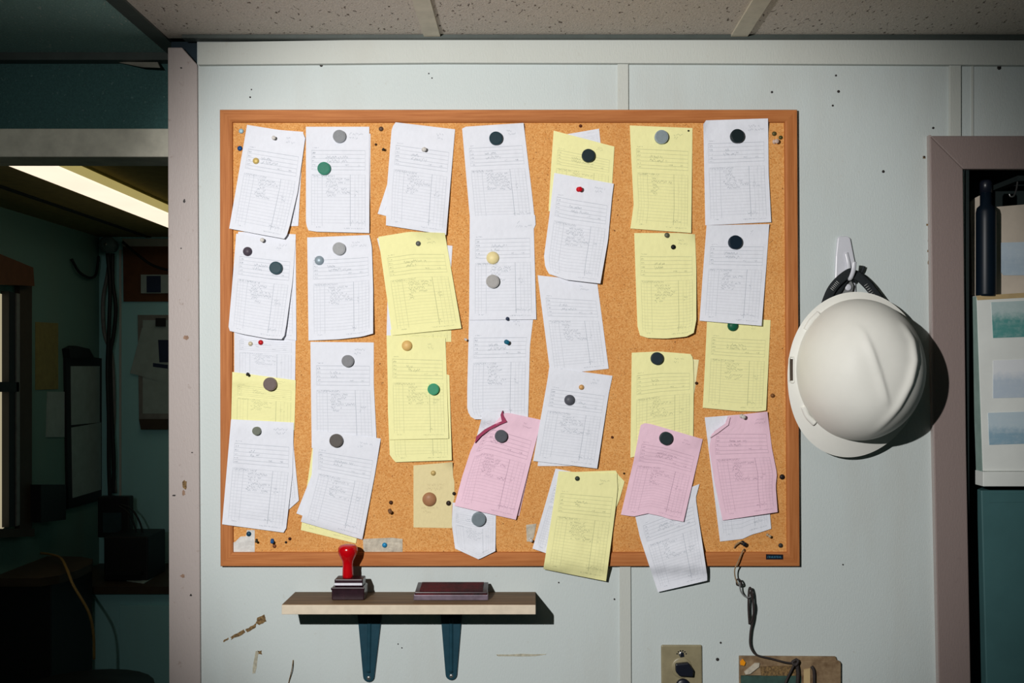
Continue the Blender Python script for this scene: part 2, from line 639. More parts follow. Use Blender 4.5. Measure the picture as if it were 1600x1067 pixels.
# pinkish post with its upper corner cut away
post = MB().prism([(262, 74), (284, 74), (308, 101), (313, 1067), (316, 1560), (265, 1560), (264, 1067)], -.12, .006)
post_o = tag(post.build('trim_1', 'pink', bevel=.0015), 'pinkish brown painted timber post between dark opening and white wall', 'post', kind='structure')
tag(B(XL + .002, XW + .004, .012, .09, CZ + (VY - 130) * S, ZC).build('trim_2', mat('blue_black_block', (36, 52, 62), .9)), 'dark blue block behind the cut top corner of the pinkish post', 'trim', kind='structure')  # solid blue-black block set behind the cut corner

for cx, cy, rx, ry, mk in ((288, 757, 4, 9, 'stain'), (291, 527, 5, 4, 'stain3'), (287, 770, 3, 5, 'stain3'), (272, 774, 3, 1.4, 'nail'), (288, 314, 2, 3, 'nail'),
                           (283, 388, 1.5, 1.2, 'nail'), (283, 106, 1.5, 1.5, 'nail'), (300, 707, 2, 1, 'nail'), (298, 930, 2, 2, 'nail'), (285, 900, 4, 3, 'stain3')):
    q = []
    for k in range(12):
        a = 2 * math.pi * k / 12
        f = R.uniform(.6, 1.15)
        q.append((cx + rx * f * math.cos(a), cy + ry * f * math.sin(a)))
    MB().prism(q, .005, .0064).build('stain_mark', mk, post_o)
for cx, cy, rx, ry in ((1452, 376, 2, 2.5), (1453, 410, 3, 3), (1450, 392, 1, 1.5), (1449, 351, 1.5, 1.5), (1444, 246, 2, 2)):
    blob([(cx - rx, cy - ry), (cx + rx, cy - ry), (cx + rx, cy + ry), (cx - rx, cy + ry)], 'chipped_spot', 'stain', wall_back, jig=.5)

# crown strip and battens
tag(MB().prism([(309, 66), (690, 60), (1000, 60), (1660, 63), (1660, 102), (1100, 99), (690, 98), (309, 101)], -.002, .010).build('trim_3', 'trimw', bevel=.001), 'off-white crown strip running along the top of the wall', 'trim', kind='structure')
tag(MB().prism([(965, 99), (982, 99), (989, 1600), (971, 1600)], -.002, .004).build('trim_4', 'trimw', bevel=.001), 'narrow off-white batten over the panel seam behind the corkboard', 'trim', kind='structure')
tag(MB().prism([(1484, 100), (1502, 100), (1502, 214), (1484, 214)], -.002, .005).build('trim_5', 'trimw', bevel=.001), 'short off-white batten above the corner of the mauve door frame', 'trim', kind='structure')
tag(MB().prism([(1518, 101), (1521, 101), (1521, 214), (1518, 214)], -.002, .002).build('trim_6', 'trimw'), 'thin seam strip above the mauve door frame', 'trim', kind='structure')

# ceiling: tees and tiles
ceil = tag(B(-3.0, 2.2, -2.6, YH, ZC + .03, ZC + .06).build('ceiling', 'void'), 'suspended ceiling of fissured acoustic tiles in a metal grid', 'ceiling', kind='structure')
tees = [-2.30, -1.75, -1.21, (251 - VX) * S, (677 - VX) * S, (1151 - VX) * S, .905, 1.45]
rows = [YH, -.62, -1.24, -1.86, -2.5]
for i in range(len(tees) - 1):
    for j in range(len(rows) - 1):
        y1 = rows[j] if tees[i + 1] <= tees[3] + .001 else min(rows[j], 0)
        t = B(tees[i] + .001, tees[i + 1] - .001, rows[j + 1] + .001, y1 - .001, ZC + .002, ZC + .018)
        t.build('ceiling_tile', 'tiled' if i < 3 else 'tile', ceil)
for i, x in enumerate(tees[1:-1]):
    y1 = YH if i < 3 else -.012
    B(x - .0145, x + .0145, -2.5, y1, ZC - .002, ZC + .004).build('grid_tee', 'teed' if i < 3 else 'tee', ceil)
for y in rows[1:-1]:
    B(tees[0], tees[-1], y - .0145, y + .0145, ZC - .003, ZC + .004).build('grid_tee', 'tee', ceil)
B(XW - .02, XR, -.022, .0, ZC - .004, ZC + .003).build('wall_angle', 'teed', ceil)
B(-2.3, XL, YH - .025, YH, ZC - .012, ZC + .003).build('wall_angle', 'teed', ceil)
# loose flap of tile edge above the opening
fl = MB()
q = [WD(182, 97, 1.885), WD(246, 97, 1.87), WD(250, 106, 1.86), WD(222, 105, 1.865)]
fl.hexa(q, [p + Vector((0, .004, .001)) for p in q])
fl.build('torn_edge', mat('torn_tile_edge', (168, 164, 150), .8), ceil)

# bulkhead and header over the opening
zb0 = WD(0, 203, 1.892).z
zb1 = WD(0, 245, 1.880).z
tag(B(-2.3, XL + .004, YH, YH + .07, zb0, ZC + .02).build('wall_left', 'bulk'), 'dark green textured bulkhead panel above the opening', 'wall', kind='structure')
tag(B(-2.3, XL + .004, YH - .012, YH + .075, zb1, zb0).build('trim_7', 'beige', bevel=.002), 'beige header beam across the top of the opening', 'trim', kind='structure')

# far room shell
tag(B(XS - .1, XW, YB, YB + .1, 0, ZC + .02).build('wall_far', 'rwall'), 'dim greenish end wall of the far room', 'wall', kind='structure')
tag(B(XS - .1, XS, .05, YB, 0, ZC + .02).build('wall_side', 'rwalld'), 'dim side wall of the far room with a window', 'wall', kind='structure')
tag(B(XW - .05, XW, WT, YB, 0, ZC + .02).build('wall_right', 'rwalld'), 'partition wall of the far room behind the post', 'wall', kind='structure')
cb = tag(B(XS, XW, YH + .07, YB, ZC, ZC + .05).build('ceiling_far', 'rceil'), 'yellowish low ceiling of the far room', 'ceiling', kind='structure')
for x in (-1.72, -1.02):
    B(x - .012, x + .012, YH + .08, YB, ZC - .004, ZC + .002).build('grid_tee', 'void', cb)
tag(B((192 - VX) * 4.47 / F, XW - .05, YB - .012, YB, WD(0, 385, 4.47).z, WD(0, 373, 4.47).z).build('trim_8', 'trimw'), 'pale strip along the top of the far room wall', 'trim', kind='structure')
tag(B(WD(186, 0, 4.47).x, WD(189, 0, 4.47).x, YB - .006, YB, .9, WD(0, 390, 4.47).z).build('trim_9', 'trimw'), 'thin vertical seam strip on the far room wall', 'trim', kind='structure')

# doorway at the other side: mauve frame
df = thing('door_1', 'dusty mauve painted door frame beside the hard hat', 'door frame', W(1480, 1560, 0), kind='structure')
MB().prism([(1453, 212), (1505, 264), (1510, 700), (1517, 1067), (1520, 1560), (1474, 1560), (1467, 1067), (1457, 600)], -.002, .011).build('side_casing', 'doortrim', df, bevel=.002)
MB().prism([(1453, 212), (1700, 212), (1700, 264), (1505, 264)], -.002, .011).build('head_casing', 'doortrim', df, bevel=.002)
MB().prism([(1451.5, 211), (1455, 211), (1460, 600), (1470, 1067), (1476, 1560), (1472, 1560), (1466, 1067), (1456, 600)], -.002, .010).build('caulk_edge', 'pink', df)
tag(B(XD + .0, XR, .16, .2, 0, ZDT + .05).build('wall_niche', 'void'), 'black recess behind the mauve door frame', 'wall', kind='structure')
B(XD - .002, XD + .006, .0, .16, 0, ZDT).build('jamb', 'void', df)
B(XD, XR, .0, .16, ZDT, ZDT + .02).build('head_jamb', 'void', df)


# ------------------------------------------------------------------ corkboard
CK = .006
FD = .012
bl, br, bt, bb = 343.0, 1246.0, 171.0, 885.0
brd = thing('cork_board', 'large corkboard in a cherry wood frame covered with receipts', 'corkboard', W(795, 885, 0))
MB().prism([(350, 178), (1240, 178), (1240, 878), (350, 878)], -.001, CK).build('cork_panel', 'cork', brd)
wp = 20.0
sec = [(0, -.001), (0, FD - .002), (.9, FD), (wp - 4, FD), (wp - 1, FD - .002), (wp, CK - .001), (wp, -.001)]


def rail(a, b, ia, ib, m):
    """a,b outer corners; ia, ib inward diagonal direction at each"""
    mb = MB()
    va, vb = [], []
    for t, d in sec:
        dd = max(d, 0)
        va.append(W(a[0] + ia[0] * t, a[1] + ia[1] * t, FD) * 1)
        va[-1].y = -d
        vb.append(W(b[0] + ib[0] * t, b[1] + ib[1] * t, FD) * 1)
        vb[-1].y = -d
    mb.hexa(va, vb)
    return mb.build('frame_rail', m, brd)


TL_, TR_, BR_, BL_ = (bl, bt), (br, bt), (br + 4, bb), (bl + 1, bb)
rail(TL_, TR_, (1, 1), (-1, 1), 'frame_x')
rail(BL_, BR_, (1, -1.12), (-1, -1.12), 'frame_x')
rail(TL_, BL_, (1, 1), (1, -1.12), 'frame_z')
rail(TR_, BR_, (-1, 1), (-1, -1.12), 'frame_z')
pl = MB().prism([(1197, 866), (1223.5, 866.5), (1223.5, 874), (1197, 874)], FD - .001, FD + .0012).build('brand_plate', 'blackk', brd)
pl['label'] = 'small black maker plate with worn blue lettering'
lt = MB()
gx = 1199.2
for k, gl in enumerate('vvhvvhvvhvv'):
    q = gx + k * 2.05
    d = FD + .0015
    lt.prism([(q, 868.6), (q + .55, 868.6), (q + .55, 871.6), (q, 871.6)], FD + .001, d)
    y = 868.6 if k % 3 == 0 else (871.2 if k % 3 == 1 else 870)
    lt.prism([(q, y), (q + 1.4, y), (q + 1.4, y + .5), (q, y + .5)], FD + .001, d)
    if k % 2:
        lt.prism([(q + 1.0, 868.6), (q + 1.5, 868.6), (q + 1.5, 871.6), (q + 1.0, 871.6)], FD + .001, d)
lt.build('lettering', mat('blue_lettering', (60, 120, 150), .5), pl)

# ------------------------------------------------------------------ papers on the board, laid back to front over a height map
H = np.zeros((1400, 1760))
H[172:886, 344:1247] = FD
H[192:862, 364:1226] = CK


def poly(pts, n):
    pts = [np.array(p, float) for p in pts]
    L = [0.0]
    for i in range(len(pts) - 1):
        L.append(L[-1] + np.linalg.norm(pts[i + 1] - pts[i]))
    out = []
    for k in range(n + 1):
        t = L[-1] * k / n
        i = 0
        while i < len(L) - 2 and L[i + 1] < t:
            i += 1
        f = (t - L[i]) / max(L[i + 1] - L[i], 1e-9)
        out.append(pts[i] * (1 - f) + pts[i + 1] * f)
    return np.array(out)


def hm(px, py, r=3):
    x, y = int(round(px)), int(round(py))
    return float(H[max(y - r, 0):y + r + 1, max(x - r, 0):x + r + 1].max())


def sheet(name, m, c, lift=(0, 0, 4, 4), top=(), right=(), bottom=(), left=(), parent=None, wav=.7, gap=.0006, nu=14, nv=22, uvflip=False):
    """c = TL, TR, BR, BL pixels; lift = millimetres off the surface at those corners; edges may carry extra points"""
    TL, TR, BR, BL = c
    Tp = poly([TL, *top, TR], nu)
    Bp = poly([BL, *bottom, BR], nu)
    Lp = poly([TL, *left, BL], nv)
    Rp = poly([TR, *right, BR], nv)
    G = np.zeros((nv + 1, nu + 1, 2))
    for j in range(nv + 1):
        v = j / nv
        for i in range(nu + 1):
            u = i / nu
            G[j, i] = ((1 - v) * Tp[i] + v * Bp[i] + (1 - u) * Lp[j] + u * Rp[j]
                       - ((1 - u) * (1 - v) * np.array(TL) + u * (1 - v) * np.array(TR) + u * v * np.array(BR) + (1 - u) * v * np.array(BL)))
    s1, s2, s3 = R.uniform(0, 6), R.uniform(0, 6), R.uniform(0, 6)
    Dm = np.zeros((nv + 1, nu + 1))
    for j in range(nv + 1):
        v = j / nv
        for i in range(nu + 1):
            u = i / nu
            e = 1.7
            lf = lift[0] * (1 - u) ** e * (1 - v) ** e + lift[1] * u ** e * (1 - v) ** e + lift[2] * (u ** .8) * v ** e + lift[3] * ((1 - u) ** .8) * v ** e
            wv = wav * (math.sin(u * 3.5 + s1) * math.sin(v * 4.3 + s2) + .6 * math.sin(v * 7 + u * 3 + s3)) * (.35 + .65 * v) + wav
            Dm[j, i] = hm(*G[j, i]) + gap + (lf + wv * .5) * 1e-3
    for _ in range(3):       # stiffen: a sheet bridges steps below it
        A = Dm.copy()
        A[1:-1, 1:-1] = (Dm[:-2, 1:-1] + Dm[2:, 1:-1] + Dm[1:-1, :-2] + Dm[1:-1, 2:]) / 4
        A[0, 1:-1] = (Dm[0, :-2] + Dm[0, 2:]) / 2
        A[-1, 1:-1] = (Dm[-1, :-2] + Dm[-1, 2:]) / 2
        A[1:-1, 0] = (Dm[:-2, 0] + Dm[2:, 0]) / 2
        A[1:-1, -1] = (Dm[:-2, -1] + Dm[2:, -1]) / 2
        Dm = np.maximum(Dm, A)
    mb = MB()
    vv, uv = [], []
    for j in range(nv + 1):
        for i in range(nu + 1):
            vv.append(W(G[j, i, 0], G[j, i, 1], Dm[j, i]))
            uv.append((i / nu, j / nv))
    n = nu + 1
    mb.add(vv, [(j * n + i, (j + 1) * n + i, (j + 1) * n + i + 1, j * n + i + 1) for j in range(nv) for i in range(nu)], True)
    mb.uv = uv
    ob = mb.build(name, m, parent, solid=.00025)
    # write into the height map
    K = 12
    a = np.linspace(0, 1, K, endpoint=False)
    for j in range(nv):
        for i in range(nu):
            fu, fv = np.meshgrid(a, a)
            def bl_(Z):
                return (Z[j, i] * (1 - fu) * (1 - fv) + Z[j, i + 1] * fu * (1 - fv) + Z[j + 1, i] * (1 - fu) * fv + Z[j + 1, i + 1] * fu * fv)
            xs = np.rint(bl_(G[:, :, 0])).astype(int).ravel()
            ys = np.rint(bl_(G[:, :, 1])).astype(int).ravel()
            ok = (xs >= 0) & (xs < H.shape[1]) & (ys >= 0) & (ys < H.shape[0])
            np.maximum.at(H, (ys[ok], xs[ok]), bl_(Dm).ravel()[ok])
    return ob


ORD = ['first', 'second', 'third', 'fourth', 'fifth', 'sixth', 'seventh']
WP, YP, PP, LP, MP = 'white_p', 'yellow_p', 'pink_p', 'lemon_p', 'manila_p'
GR = 'order slips hung on the corkboard'


def slip(label, m, c, unders=(), **k):
    """a slip: one sheet, or a small bundle whose back sheets show"""
    base_pt = W((c[2][0] + c[3][0]) / 2, max(c[2][1], c[3][1]), CK)
    t = thing('order_slip', label, 'receipt', base_pt, GR)
    for um, uc, uk in unders:
        sheet('back_sheet', um, uc, parent=t, **uk)
    sheet('front_sheet', m, c, parent=t, **k)
    return t


# small white corner and other lowest papers first; order = back to front
def colname(n, row):
    return f'{row} in {ORD[n - 1]} column from the post'


# column 1
slip('white order slip, ' + colname(1, 'third down'), WP, ((366, 512), (462, 518), (461, 600), (366, 595)), lift=(0, 0, 1, 1), wav=.3)
slip('white order slip with a curling back sheet, ' + colname(1, 'second down'), WP, ((369, 365), (462, 374), (440, 530), (359, 517)),
     unders=[(WP, ((372, 362), (462, 366), (463, 532), (372, 520)), dict(lift=(0, 0, 1, 1), wav=.4))],
     lift=(0, 0, 9, 3), right=((457, 440), (447, 510), (444, 526)), left=((364, 430), (357, 512)), bottom=((380, 522), (418, 529)))
slip('white order slip leaning over a back sheet, ' + colname(1, 'topmost'), WP, ((386, 195), (474, 209), (444, 373), (358, 357)),
     unders=[(WP, ((388, 199), (474, 206), (466, 353), (378, 356)), dict(lift=(0, 0, 1, 1), wav=.4))],
     lift=(0, 2, 9, 3), right=((477, 215), (465, 300), (452, 355), (447, 371)), bottom=((400, 365),))
slip('short yellow order slip, ' + colname(1, 'fourth down'), YP, ((363, 581), (462, 594), (460, 672), (361, 668)), lift=(0, 0, 1, 1), wav=.3)
slip('white order slip over a folded back sheet, ' + colname(1, 'lowest'), WP, ((361, 655), (459, 660), (443, 832), (347, 819)),
     unders=[(WP, ((364, 662), (458, 664), (467, 782), (370, 800)), dict(lift=(0, 0, 2, 1), wav=.4, bottom=((449, 798),), right=((459, 700),)))],
     lift=(0, 0, 4, 3), right=((457, 740), (447, 826)))
# column 2
slip('yellow order slip peeking from under a white one, lowest in second column from the post', YP, ((488, 700), (580, 715), (556, 849), (470, 828)), lift=(0, 0, 1, 1), wav=.3)
slip('white order slip with one grey magnet, ' + colname(2, 'third down'), WP, ((485, 534), (584, 535), (589, 700), (487, 700)), lift=(0, 0, 2, 2), right=((584, 600),))
slip('white order slip with a green magnet, ' + colname(2, 'topmost'), WP, ((478, 198), (577, 198), (577, 364), (482, 360)),
     unders=[(WP, ((482, 200), (579, 209), (578, 350), (484, 350)), dict(lift=(0, 0, 1, 1), wav=.3))],
     lift=(0, 0, 5, 4), left=((478, 300), (478, 350)), bottom=((495, 362),))
slip('white order slip with curled lower corner, ' + colname(2, 'second down'), WP, ((480, 371), (577, 367), (583, 521), (482, 532)),
     lift=(0, 3, 10, 1), right=((581, 385), (583, 450)), bottom=((530, 530), (565, 526)))
slip('white order slip hanging askew, ' + colname(2, 'fourth down'), WP, ((489, 672), (595, 685), (566, 843), (470, 815)),
     unders=[(WP, ((490, 676), (592, 686), (566, 840), (463, 802)), dict(lift=(0, 0, 2, 2), wav=.4, left=((489, 700), (487, 742))))],
     lift=(0, 0, 4, 4), left=((489, 745),), right=((585, 745),))
# column 3
slip('white order slip almost hidden under a yellow one, third column from the post', WP, ((589, 372), (707, 384), (698, 526), (604, 524)), lift=(0, 0, 1, 1), wav=.3, left=((606, 440),))
slip('white order slip with clear pin, ' + colname(3, 'topmost'), WP, ((618, 191), (711, 202), (697, 367), (603, 352)),
     unders=[(WP, ((616, 195), (708, 204), (694, 360), (590, 334)), dict(lift=(0, 0, 2, 3), wav=.4, left=((611, 240), (606, 285))))],
     lift=(0, 0, 9, 4), left=((612, 200), (604, 300)))
slip('yellow order slip with a longer back sheet, ' + colname(3, 'third down'), YP, ((604, 524), (696, 528), (701, 685), (608, 687)),
     unders=[(YP, ((610, 515), (705, 512), (705, 534), (612, 534)), dict(lift=(0, 0, 0, 0), wav=.1, nv=4)),
             (YP, ((606, 560), (702, 586), (706, 719), (618, 722)), dict(lift=(0, 0, 7, 3), left=((606, 640), (609, 712))))],
     lift=(0, 0, 2, 2))
slip('tilted yellow order slip with dark pin, ' + colname(3, 'second down'), YP, ((591, 370), (695, 364), (721, 513), (613, 524)), lift=(0, 0, 6, 1), top=((640, 362),))
mn = sheet('note', MP, ((646, 727), (707, 722), (706, 825), (646, 824)), lift=(0, 0, 0, 0), wav=.2, right=((708, 745), (710, 752), (710, 780), (706, 788)))
tag(mn, 'plain yellowed manila note held by a brown magnet', 'note')
# column 4
slip('white order slip with dark teal magnet, ' + colname(4, 'topmost'), WP, ((722, 201), (818, 192), (836, 348), (735, 350)), lift=(1, 0, 1, 1), right=((832, 310),), top=((726, 198),))
slip('long white order slip with two pins, ' + colname(4, 'third down'), WP, ((733, 490), (834, 490), (825, 656), (742, 655)), lift=(0, 0, 1, 5), left=((730, 610), (730, 640), (734, 650)), right=((828, 540),))
slip('white order slip with cream magnet, ' + colname(4, 'second down'), WP, ((734, 338), (836, 336), (838, 499), (733, 500)),
     lift=(0, 0, 3, 1), right=((837, 352), (834, 356)))
slip('white order slip behind the torn pink one in fourth column from the post', WP, ((756, 640), (806, 655), (790, 740), (735, 720)), lift=(0, 0, 0, 0), wav=.2)
slip('torn white order slip below the pink one in fourth column from the post', WP, ((707, 785), (775, 792), (774, 861), (711, 857)), lift=(0, 0, 4, 3),
     bottom=((748, 874),), left=((706, 820),), wav=.4)
# column 5
slip('small white slip corner poking out behind a yellow one in fifth column from the post', WP, ((872, 212), (936, 201), (940, 240), (880, 250)), lift=(0, 0, 0, 0), wav=.2)
slip('yellow order slip with dark magnet, ' + colname(5, 'topmost'), YP, ((865, 204), (960, 229), (954, 330), (857, 330)), lift=(1, 1, 1, 1), left=((861, 260),), wav=.4)
slip('white order slip without magnet or pin, ' + colname(5, 'third down'), WP, ((840, 430), (933, 440), (951, 576), (860, 586)), lift=(0, 0, 1, 1), wav=.4)
slip('white order slip held by a red pin, ' + colname(5, 'second down'), WP, ((866, 270), (959, 287), (938, 443), (858, 428)), lift=(0, 2, 12, 6),
     right=((956, 310), (950, 375)), left=((858, 340), (850, 400), (852, 418)), bottom=((885, 437),))
slip('white slip half hidden behind lowest yellow one, fifth column from the post', WP, ((868, 732), (935, 745), (900, 880), (832, 857)), lift=(0, 0, 1, 2), wav=.3)
pk = slip('pink order slip with torn curling top, in fourth column from the post', PP, ((776, 662), (846, 656), (806, 812), (710, 790)),
     unders=[(PP, ((770, 680), (842, 664), (811, 806), (720, 790)), dict(lift=(0, 0, 1, 1), wav=.3))],
     lift=(6, 0, 6, 2), top=((787, 660), (786, 645), (795, 645)), left=((748, 678), (735, 705), (722, 745)), wav=.5)
fp = [(744, 682), (757, 671), (772, 663), (784, 658), (782, 648), (785, 641), (787, 650), (792, 659), (780, 664), (764, 672), (752, 681), (742, 692)]
MB().prism(fp, hm(770, 680, 8) - .001, hm(770, 680, 8) + .004).build('curled_tear', 'flap', pk)
slip('white order slip with brass pin, ' + colname(5, 'fourth down'), WP, ((858, 574), (957, 587), (933, 732), (833, 720)),
     unders=[(WP, ((858, 580), (950, 586), (934, 728), (840, 728)), dict(lift=(0, 0, 1, 1), wav=.3))],
     lift=(0, 1, 6, 1), left=((856, 590),), right=((951, 616),))
slip('yellow order slip hanging below the frame, ' + colname(5, 'lowest'), YP, ((873, 736), (964, 740), (947, 908), (849, 889)),
     unders=[(YP, ((875, 738), (962, 735), (960, 800), (868, 800)), dict(lift=(0, 0, 2, 0), right=((966, 742), (976, 752), (968, 780)), wav=.3))],
     lift=(0, 2, 13, 8), right=((965, 765), (961, 800)))
# column 6
slip('yellow order slip with light grey magnet, ' + colname(6, 'topmost'), YP, ((984, 196), (1082, 200), (1080, 364), (985, 357)), lift=(0, 0, 5, 3), left=((986, 240), (990, 320)))
slip('yellow order slip with rounded curling foot, ' + colname(6, 'second down'), YP, ((991, 364), (1086, 366), (1084, 520), (1000, 524)), lift=(0, 0, 11, 5),
     right=((1088, 420), (1088, 500)), bottom=((1012, 528), (1040, 529), (1072, 526)), left=((993, 430), (996, 510)), top=((1060, 364),))
slip('yellow order slip partly behind a pink one, ' + colname(6, 'third down'), YP, ((987, 551), (1079, 553), (1083, 690), (985, 715)),
     unders=[(LP, ((1010, 556), (1092, 562), (1084, 620), (1010, 620)), dict(lift=(0, 0, 0, 0), wav=.2))],
     lift=(0, 2, 3, 1), right=((1083, 560), (1084, 600)), top=((1030, 549),))
slip('white order slip hanging below the frame, sixth column from the post', WP, ((990, 795), (1093, 756), (1105, 907), (1028, 925)), lift=(0, 2, 14, 8),
     right=((1087, 778), (1090, 800), (1102, 880), (1105, 900)), left=((1000, 840),), wav=.5)
slip('pink order slip with dark magnet, ' + colname(6, 'fourth down'), PP, ((1001, 664), (1098, 686), (1068, 815), (970, 804)), lift=(2, 2, 5, 3),
     top=((1006, 661), (1016, 662)), bottom=((990, 807), (1012, 802), (1032, 806), (1046, 811)), left=((990, 720),))
# column 7
slip('yellow order slip with half-hidden green magnet, ' + colname(7, 'third down'), YP, ((1105, 495), (1204, 500), (1197, 641), (1098, 637)), lift=(0, 0, 6, 3), bottom=((1150, 642), (1185, 643)), left=((1101, 580),))
slip('white order slip with black magnet, ' + colname(7, 'topmost'), WP, ((1099, 194), (1200, 185), (1205, 347), (1102, 352)), lift=(0, 1, 5, 1), top=((1103, 188),), right=((1201, 270),))
slip('torn white order slip showing under the pink one, seventh column from the post', WP, ((1101, 652), (1190, 645), (1205, 826), (1125, 846)), lift=(0, 0, 2, 1), bottom=((1160, 842), (1175, 835), (1190, 831)), wav=.5)
pk2 = slip('crumpled pink order slip with folded corner, ' + colname(7, 'lowest'), PP, ((1138, 650), (1199, 643), (1215, 800), (1129, 813)),
     lift=(4, 0, 7, 3), left=((1134, 662), (1112, 678), (1108, 700), (1116, 752)), right=((1206, 700), (1214, 740), (1212, 760)), wav=1.2)
MB().prism([(1110, 684), (1118, 673), (1134, 662), (1138, 651), (1141, 652), (1138, 664), (1122, 676)], hm(1128, 676, 8) - .002, hm(1128, 676, 8) + .003).build('folded_corner', PP, pk2)
slip('white order slip with navy magnet, ' + colname(7, 'second down'), WP, ((1104, 352), (1202, 350), (1190, 509), (1093, 501)), lift=(0, 0, 8, 4), left=((1098, 430),), right=((1197, 420),))

# tape scraps
tp = MB().prism([(567, 842), (612, 840), (629, 842), (629, 864), (568, 864)], CK - .0004, CK + .0006).build('tape_strip', 'tape')
tag(tp, 'strip of old clear tape with a blue pin, at the frame bottom', 'tape')
tp = MB().prism([(362, 849), (368, 846), (376, 838), (384, 838), (386, 828), (398, 828), (398, 864), (362, 864)], CK - .0004, CK + .0008).build('tape_scrap', 'tapew')
tag(tp, 'torn whitish tape scrap in the bottom corner of the corkboard by the post', 'tape')
tp = MB().prism([(822, 820), (838, 818), (834, 840), (829, 846), (823, 846)], CK - .0004, CK + .0007).build('tape_scrap', 'tape')
tag(tp, 'small curled tape scrap beside the half hidden white slip near the frame', 'tape')
H[842:864, 568:629] += .0007


# ------------------------------------------------------------------ magnets and pins
def cm(rgb, rough=.4, metal=0.0):
    k = 'c_%d_%d_%d' % rgb
    if k not in M:
        M[k] = mat('coloured_%d_%d_%d' % rgb, rgb, max(rough, .42), metal * .35, .06, 120, spec=.18)
    return k


def magnet(px, py, r, rgb, where, cname, dome=False, metal=0.0, d=None):
    z = hm(px, py, int(r * .7)) if d is None else d
    q = r * S * (D0 - z) / D0
    if dome:
        prof = [(q * .9, -.0008), (q, .0008), (q * .98, .002), (q * .8, .0042), (q * .5, .0058), (q * .2, .0064)]
        body = MB().lathe(prof, W(px, py, z), n=28).build('magnet', cm(rgb, .3, metal))
        tag(body, f'{cname} domed magnet {where}', 'magnet', 'magnets on the corkboard')
        return body
    t = thing('magnet', f'{cname} round magnet {where}', 'magnet', W(px, py, z), 'magnets on the corkboard')
    MB().lathe([(q * .97, -.0008), (q * .97, .0004), (q, .0008), (q, .0062), (q * .95, .0072)], W(px, py, z), n=32, smooth=False).build('casing', cm(rgb, .35, metal), t)
    edge = tuple(int(x * .85) for x in rgb)
    MB().lathe([(q * .90, .0055), (q * .90, .0074), (q * .84, .0077), (q * .2, .0077)], W(px, py, z), n=32, smooth=False).build('cap', cm(edge, .45, metal), t)
    return t


def wh(n, row):
    return f'on slip {row} in {ORD[n - 1]} column from the post'


magnet(387, 393, 7.2, (78, 70, 80), wh(1, 'second down'), 'small dark grey', True)
magnet(432, 419, 10, (14, 66, 78), wh(1, 'second down'), 'dark teal')
magnet(423, 600, 10.5, (124, 108, 104), wh(1, 'fourth down'), 'brownish grey')
magnet(402, 673, 6.6, (130, 136, 122), wh(1, 'lowest'), 'small olive grey')
magnet(531, 214, 10, (158, 162, 166), wh(2, 'topmost'), 'light grey')
magnet(507, 264, 10, (40, 140, 112), wh(2, 'topmost'), 'green')
magnet(530.5, 389, 10, (176, 178, 180), wh(2, 'second down'), 'pale grey', metal=.0)
magnet(499, 407, 7.3, (150, 166, 176), wh(2, 'second down'), 'small silver', True, .5)
magnet(544, 564, 9.4, (140, 142, 146), wh(2, 'third down'), 'mid grey')
magnet(526, 688, 10.4, (104, 98, 94), wh(2, 'fourth down'), 'dark brownish grey')
magnet(636, 540, 8.2, (224, 184, 116), wh(3, 'third down'), 'tan', True)
magnet(677.5, 608, 9, (52, 168, 122), wh(3, 'third down'), 'bright green')
magnet(671, 780, 11, (168, 122, 88), 'on the yellowed manila note', 'brown', True)
magnet(775, 217, 10.4, (18, 56, 68), wh(4, 'topmost'), 'dark teal')
magnet(770, 403, 10, (232, 216, 160), wh(4, 'second down'), 'cream', True)
magnet(770, 440, 10.5, (172, 170, 168), wh(4, 'second down'), 'silver', metal=.3)
magnet(783, 681, 9.8, (92, 96, 104), 'on the torn pink slip in fourth column from the post', 'slate grey')
magnet(748, 810.5, 11, (138, 152, 160), 'on torn white slip under the torn pink one', 'blue grey')
magnet(919, 244, 10.3, (26, 46, 52), wh(5, 'topmost'), 'blackish green')
magnet(890, 625, 8.4, (84, 86, 94), wh(5, 'fourth down'), 'small dark grey', True)
magnet(1033, 215, 10.8, (158, 172, 178), wh(6, 'topmost'), 'light blue grey')
magnet(1026, 560, 9.8, (40, 56, 64), wh(6, 'third down'), 'charcoal')
magnet(1040, 684.5, 10.3, (46, 62, 64), wh(6, 'fourth down'), 'charcoal')
magnet(1151, 213.5, 10.8, (26, 40, 44), wh(7, 'topmost'), 'black')
magnet(1148, 379, 10.8, (14, 36, 52), wh(7, 'second down'), 'navy')
magnet(1145, 509, 8.6, (24, 92, 66), 'half under the white slip, on third slip down in seventh column', 'green', True, d=.0072)

GP = 'pins in the corkboard'


def pin(px, py, r, rgb, label, kind='tack'):
    z = hm(px, py, 2)
    q = r * S
    c = W(px, py, z)
    if kind == 'tack':
        o = MB().lathe([(q * .25, -.003), (q * .9, -.0003), (q, .0008), (q * .92, .002), (q * .6, .0032), (q * .2, .0037)], c, n=16).build('thumb_tack', cm(rgb, .3, .35))
        return tag(o, label, 'thumbtack', GP)
    t = thing('push_pin', label, 'push pin', c, GP)
    ax = Vector((.22, -1, -.12))
    MB().lathe([(q * .85, 0), (q * .85, .0012), (q * .45, .002), (q * .42, .008), (q * .8, .0092), (q * .82, .0108), (q * .5, .0114)], c, ax, n=16).build('grip', cm(rgb, .25), t)
    MB().lathe([(.0004, -.004), (.0005, .003)], c, ax, n=8).build('needle', 'metal', t)
    return t


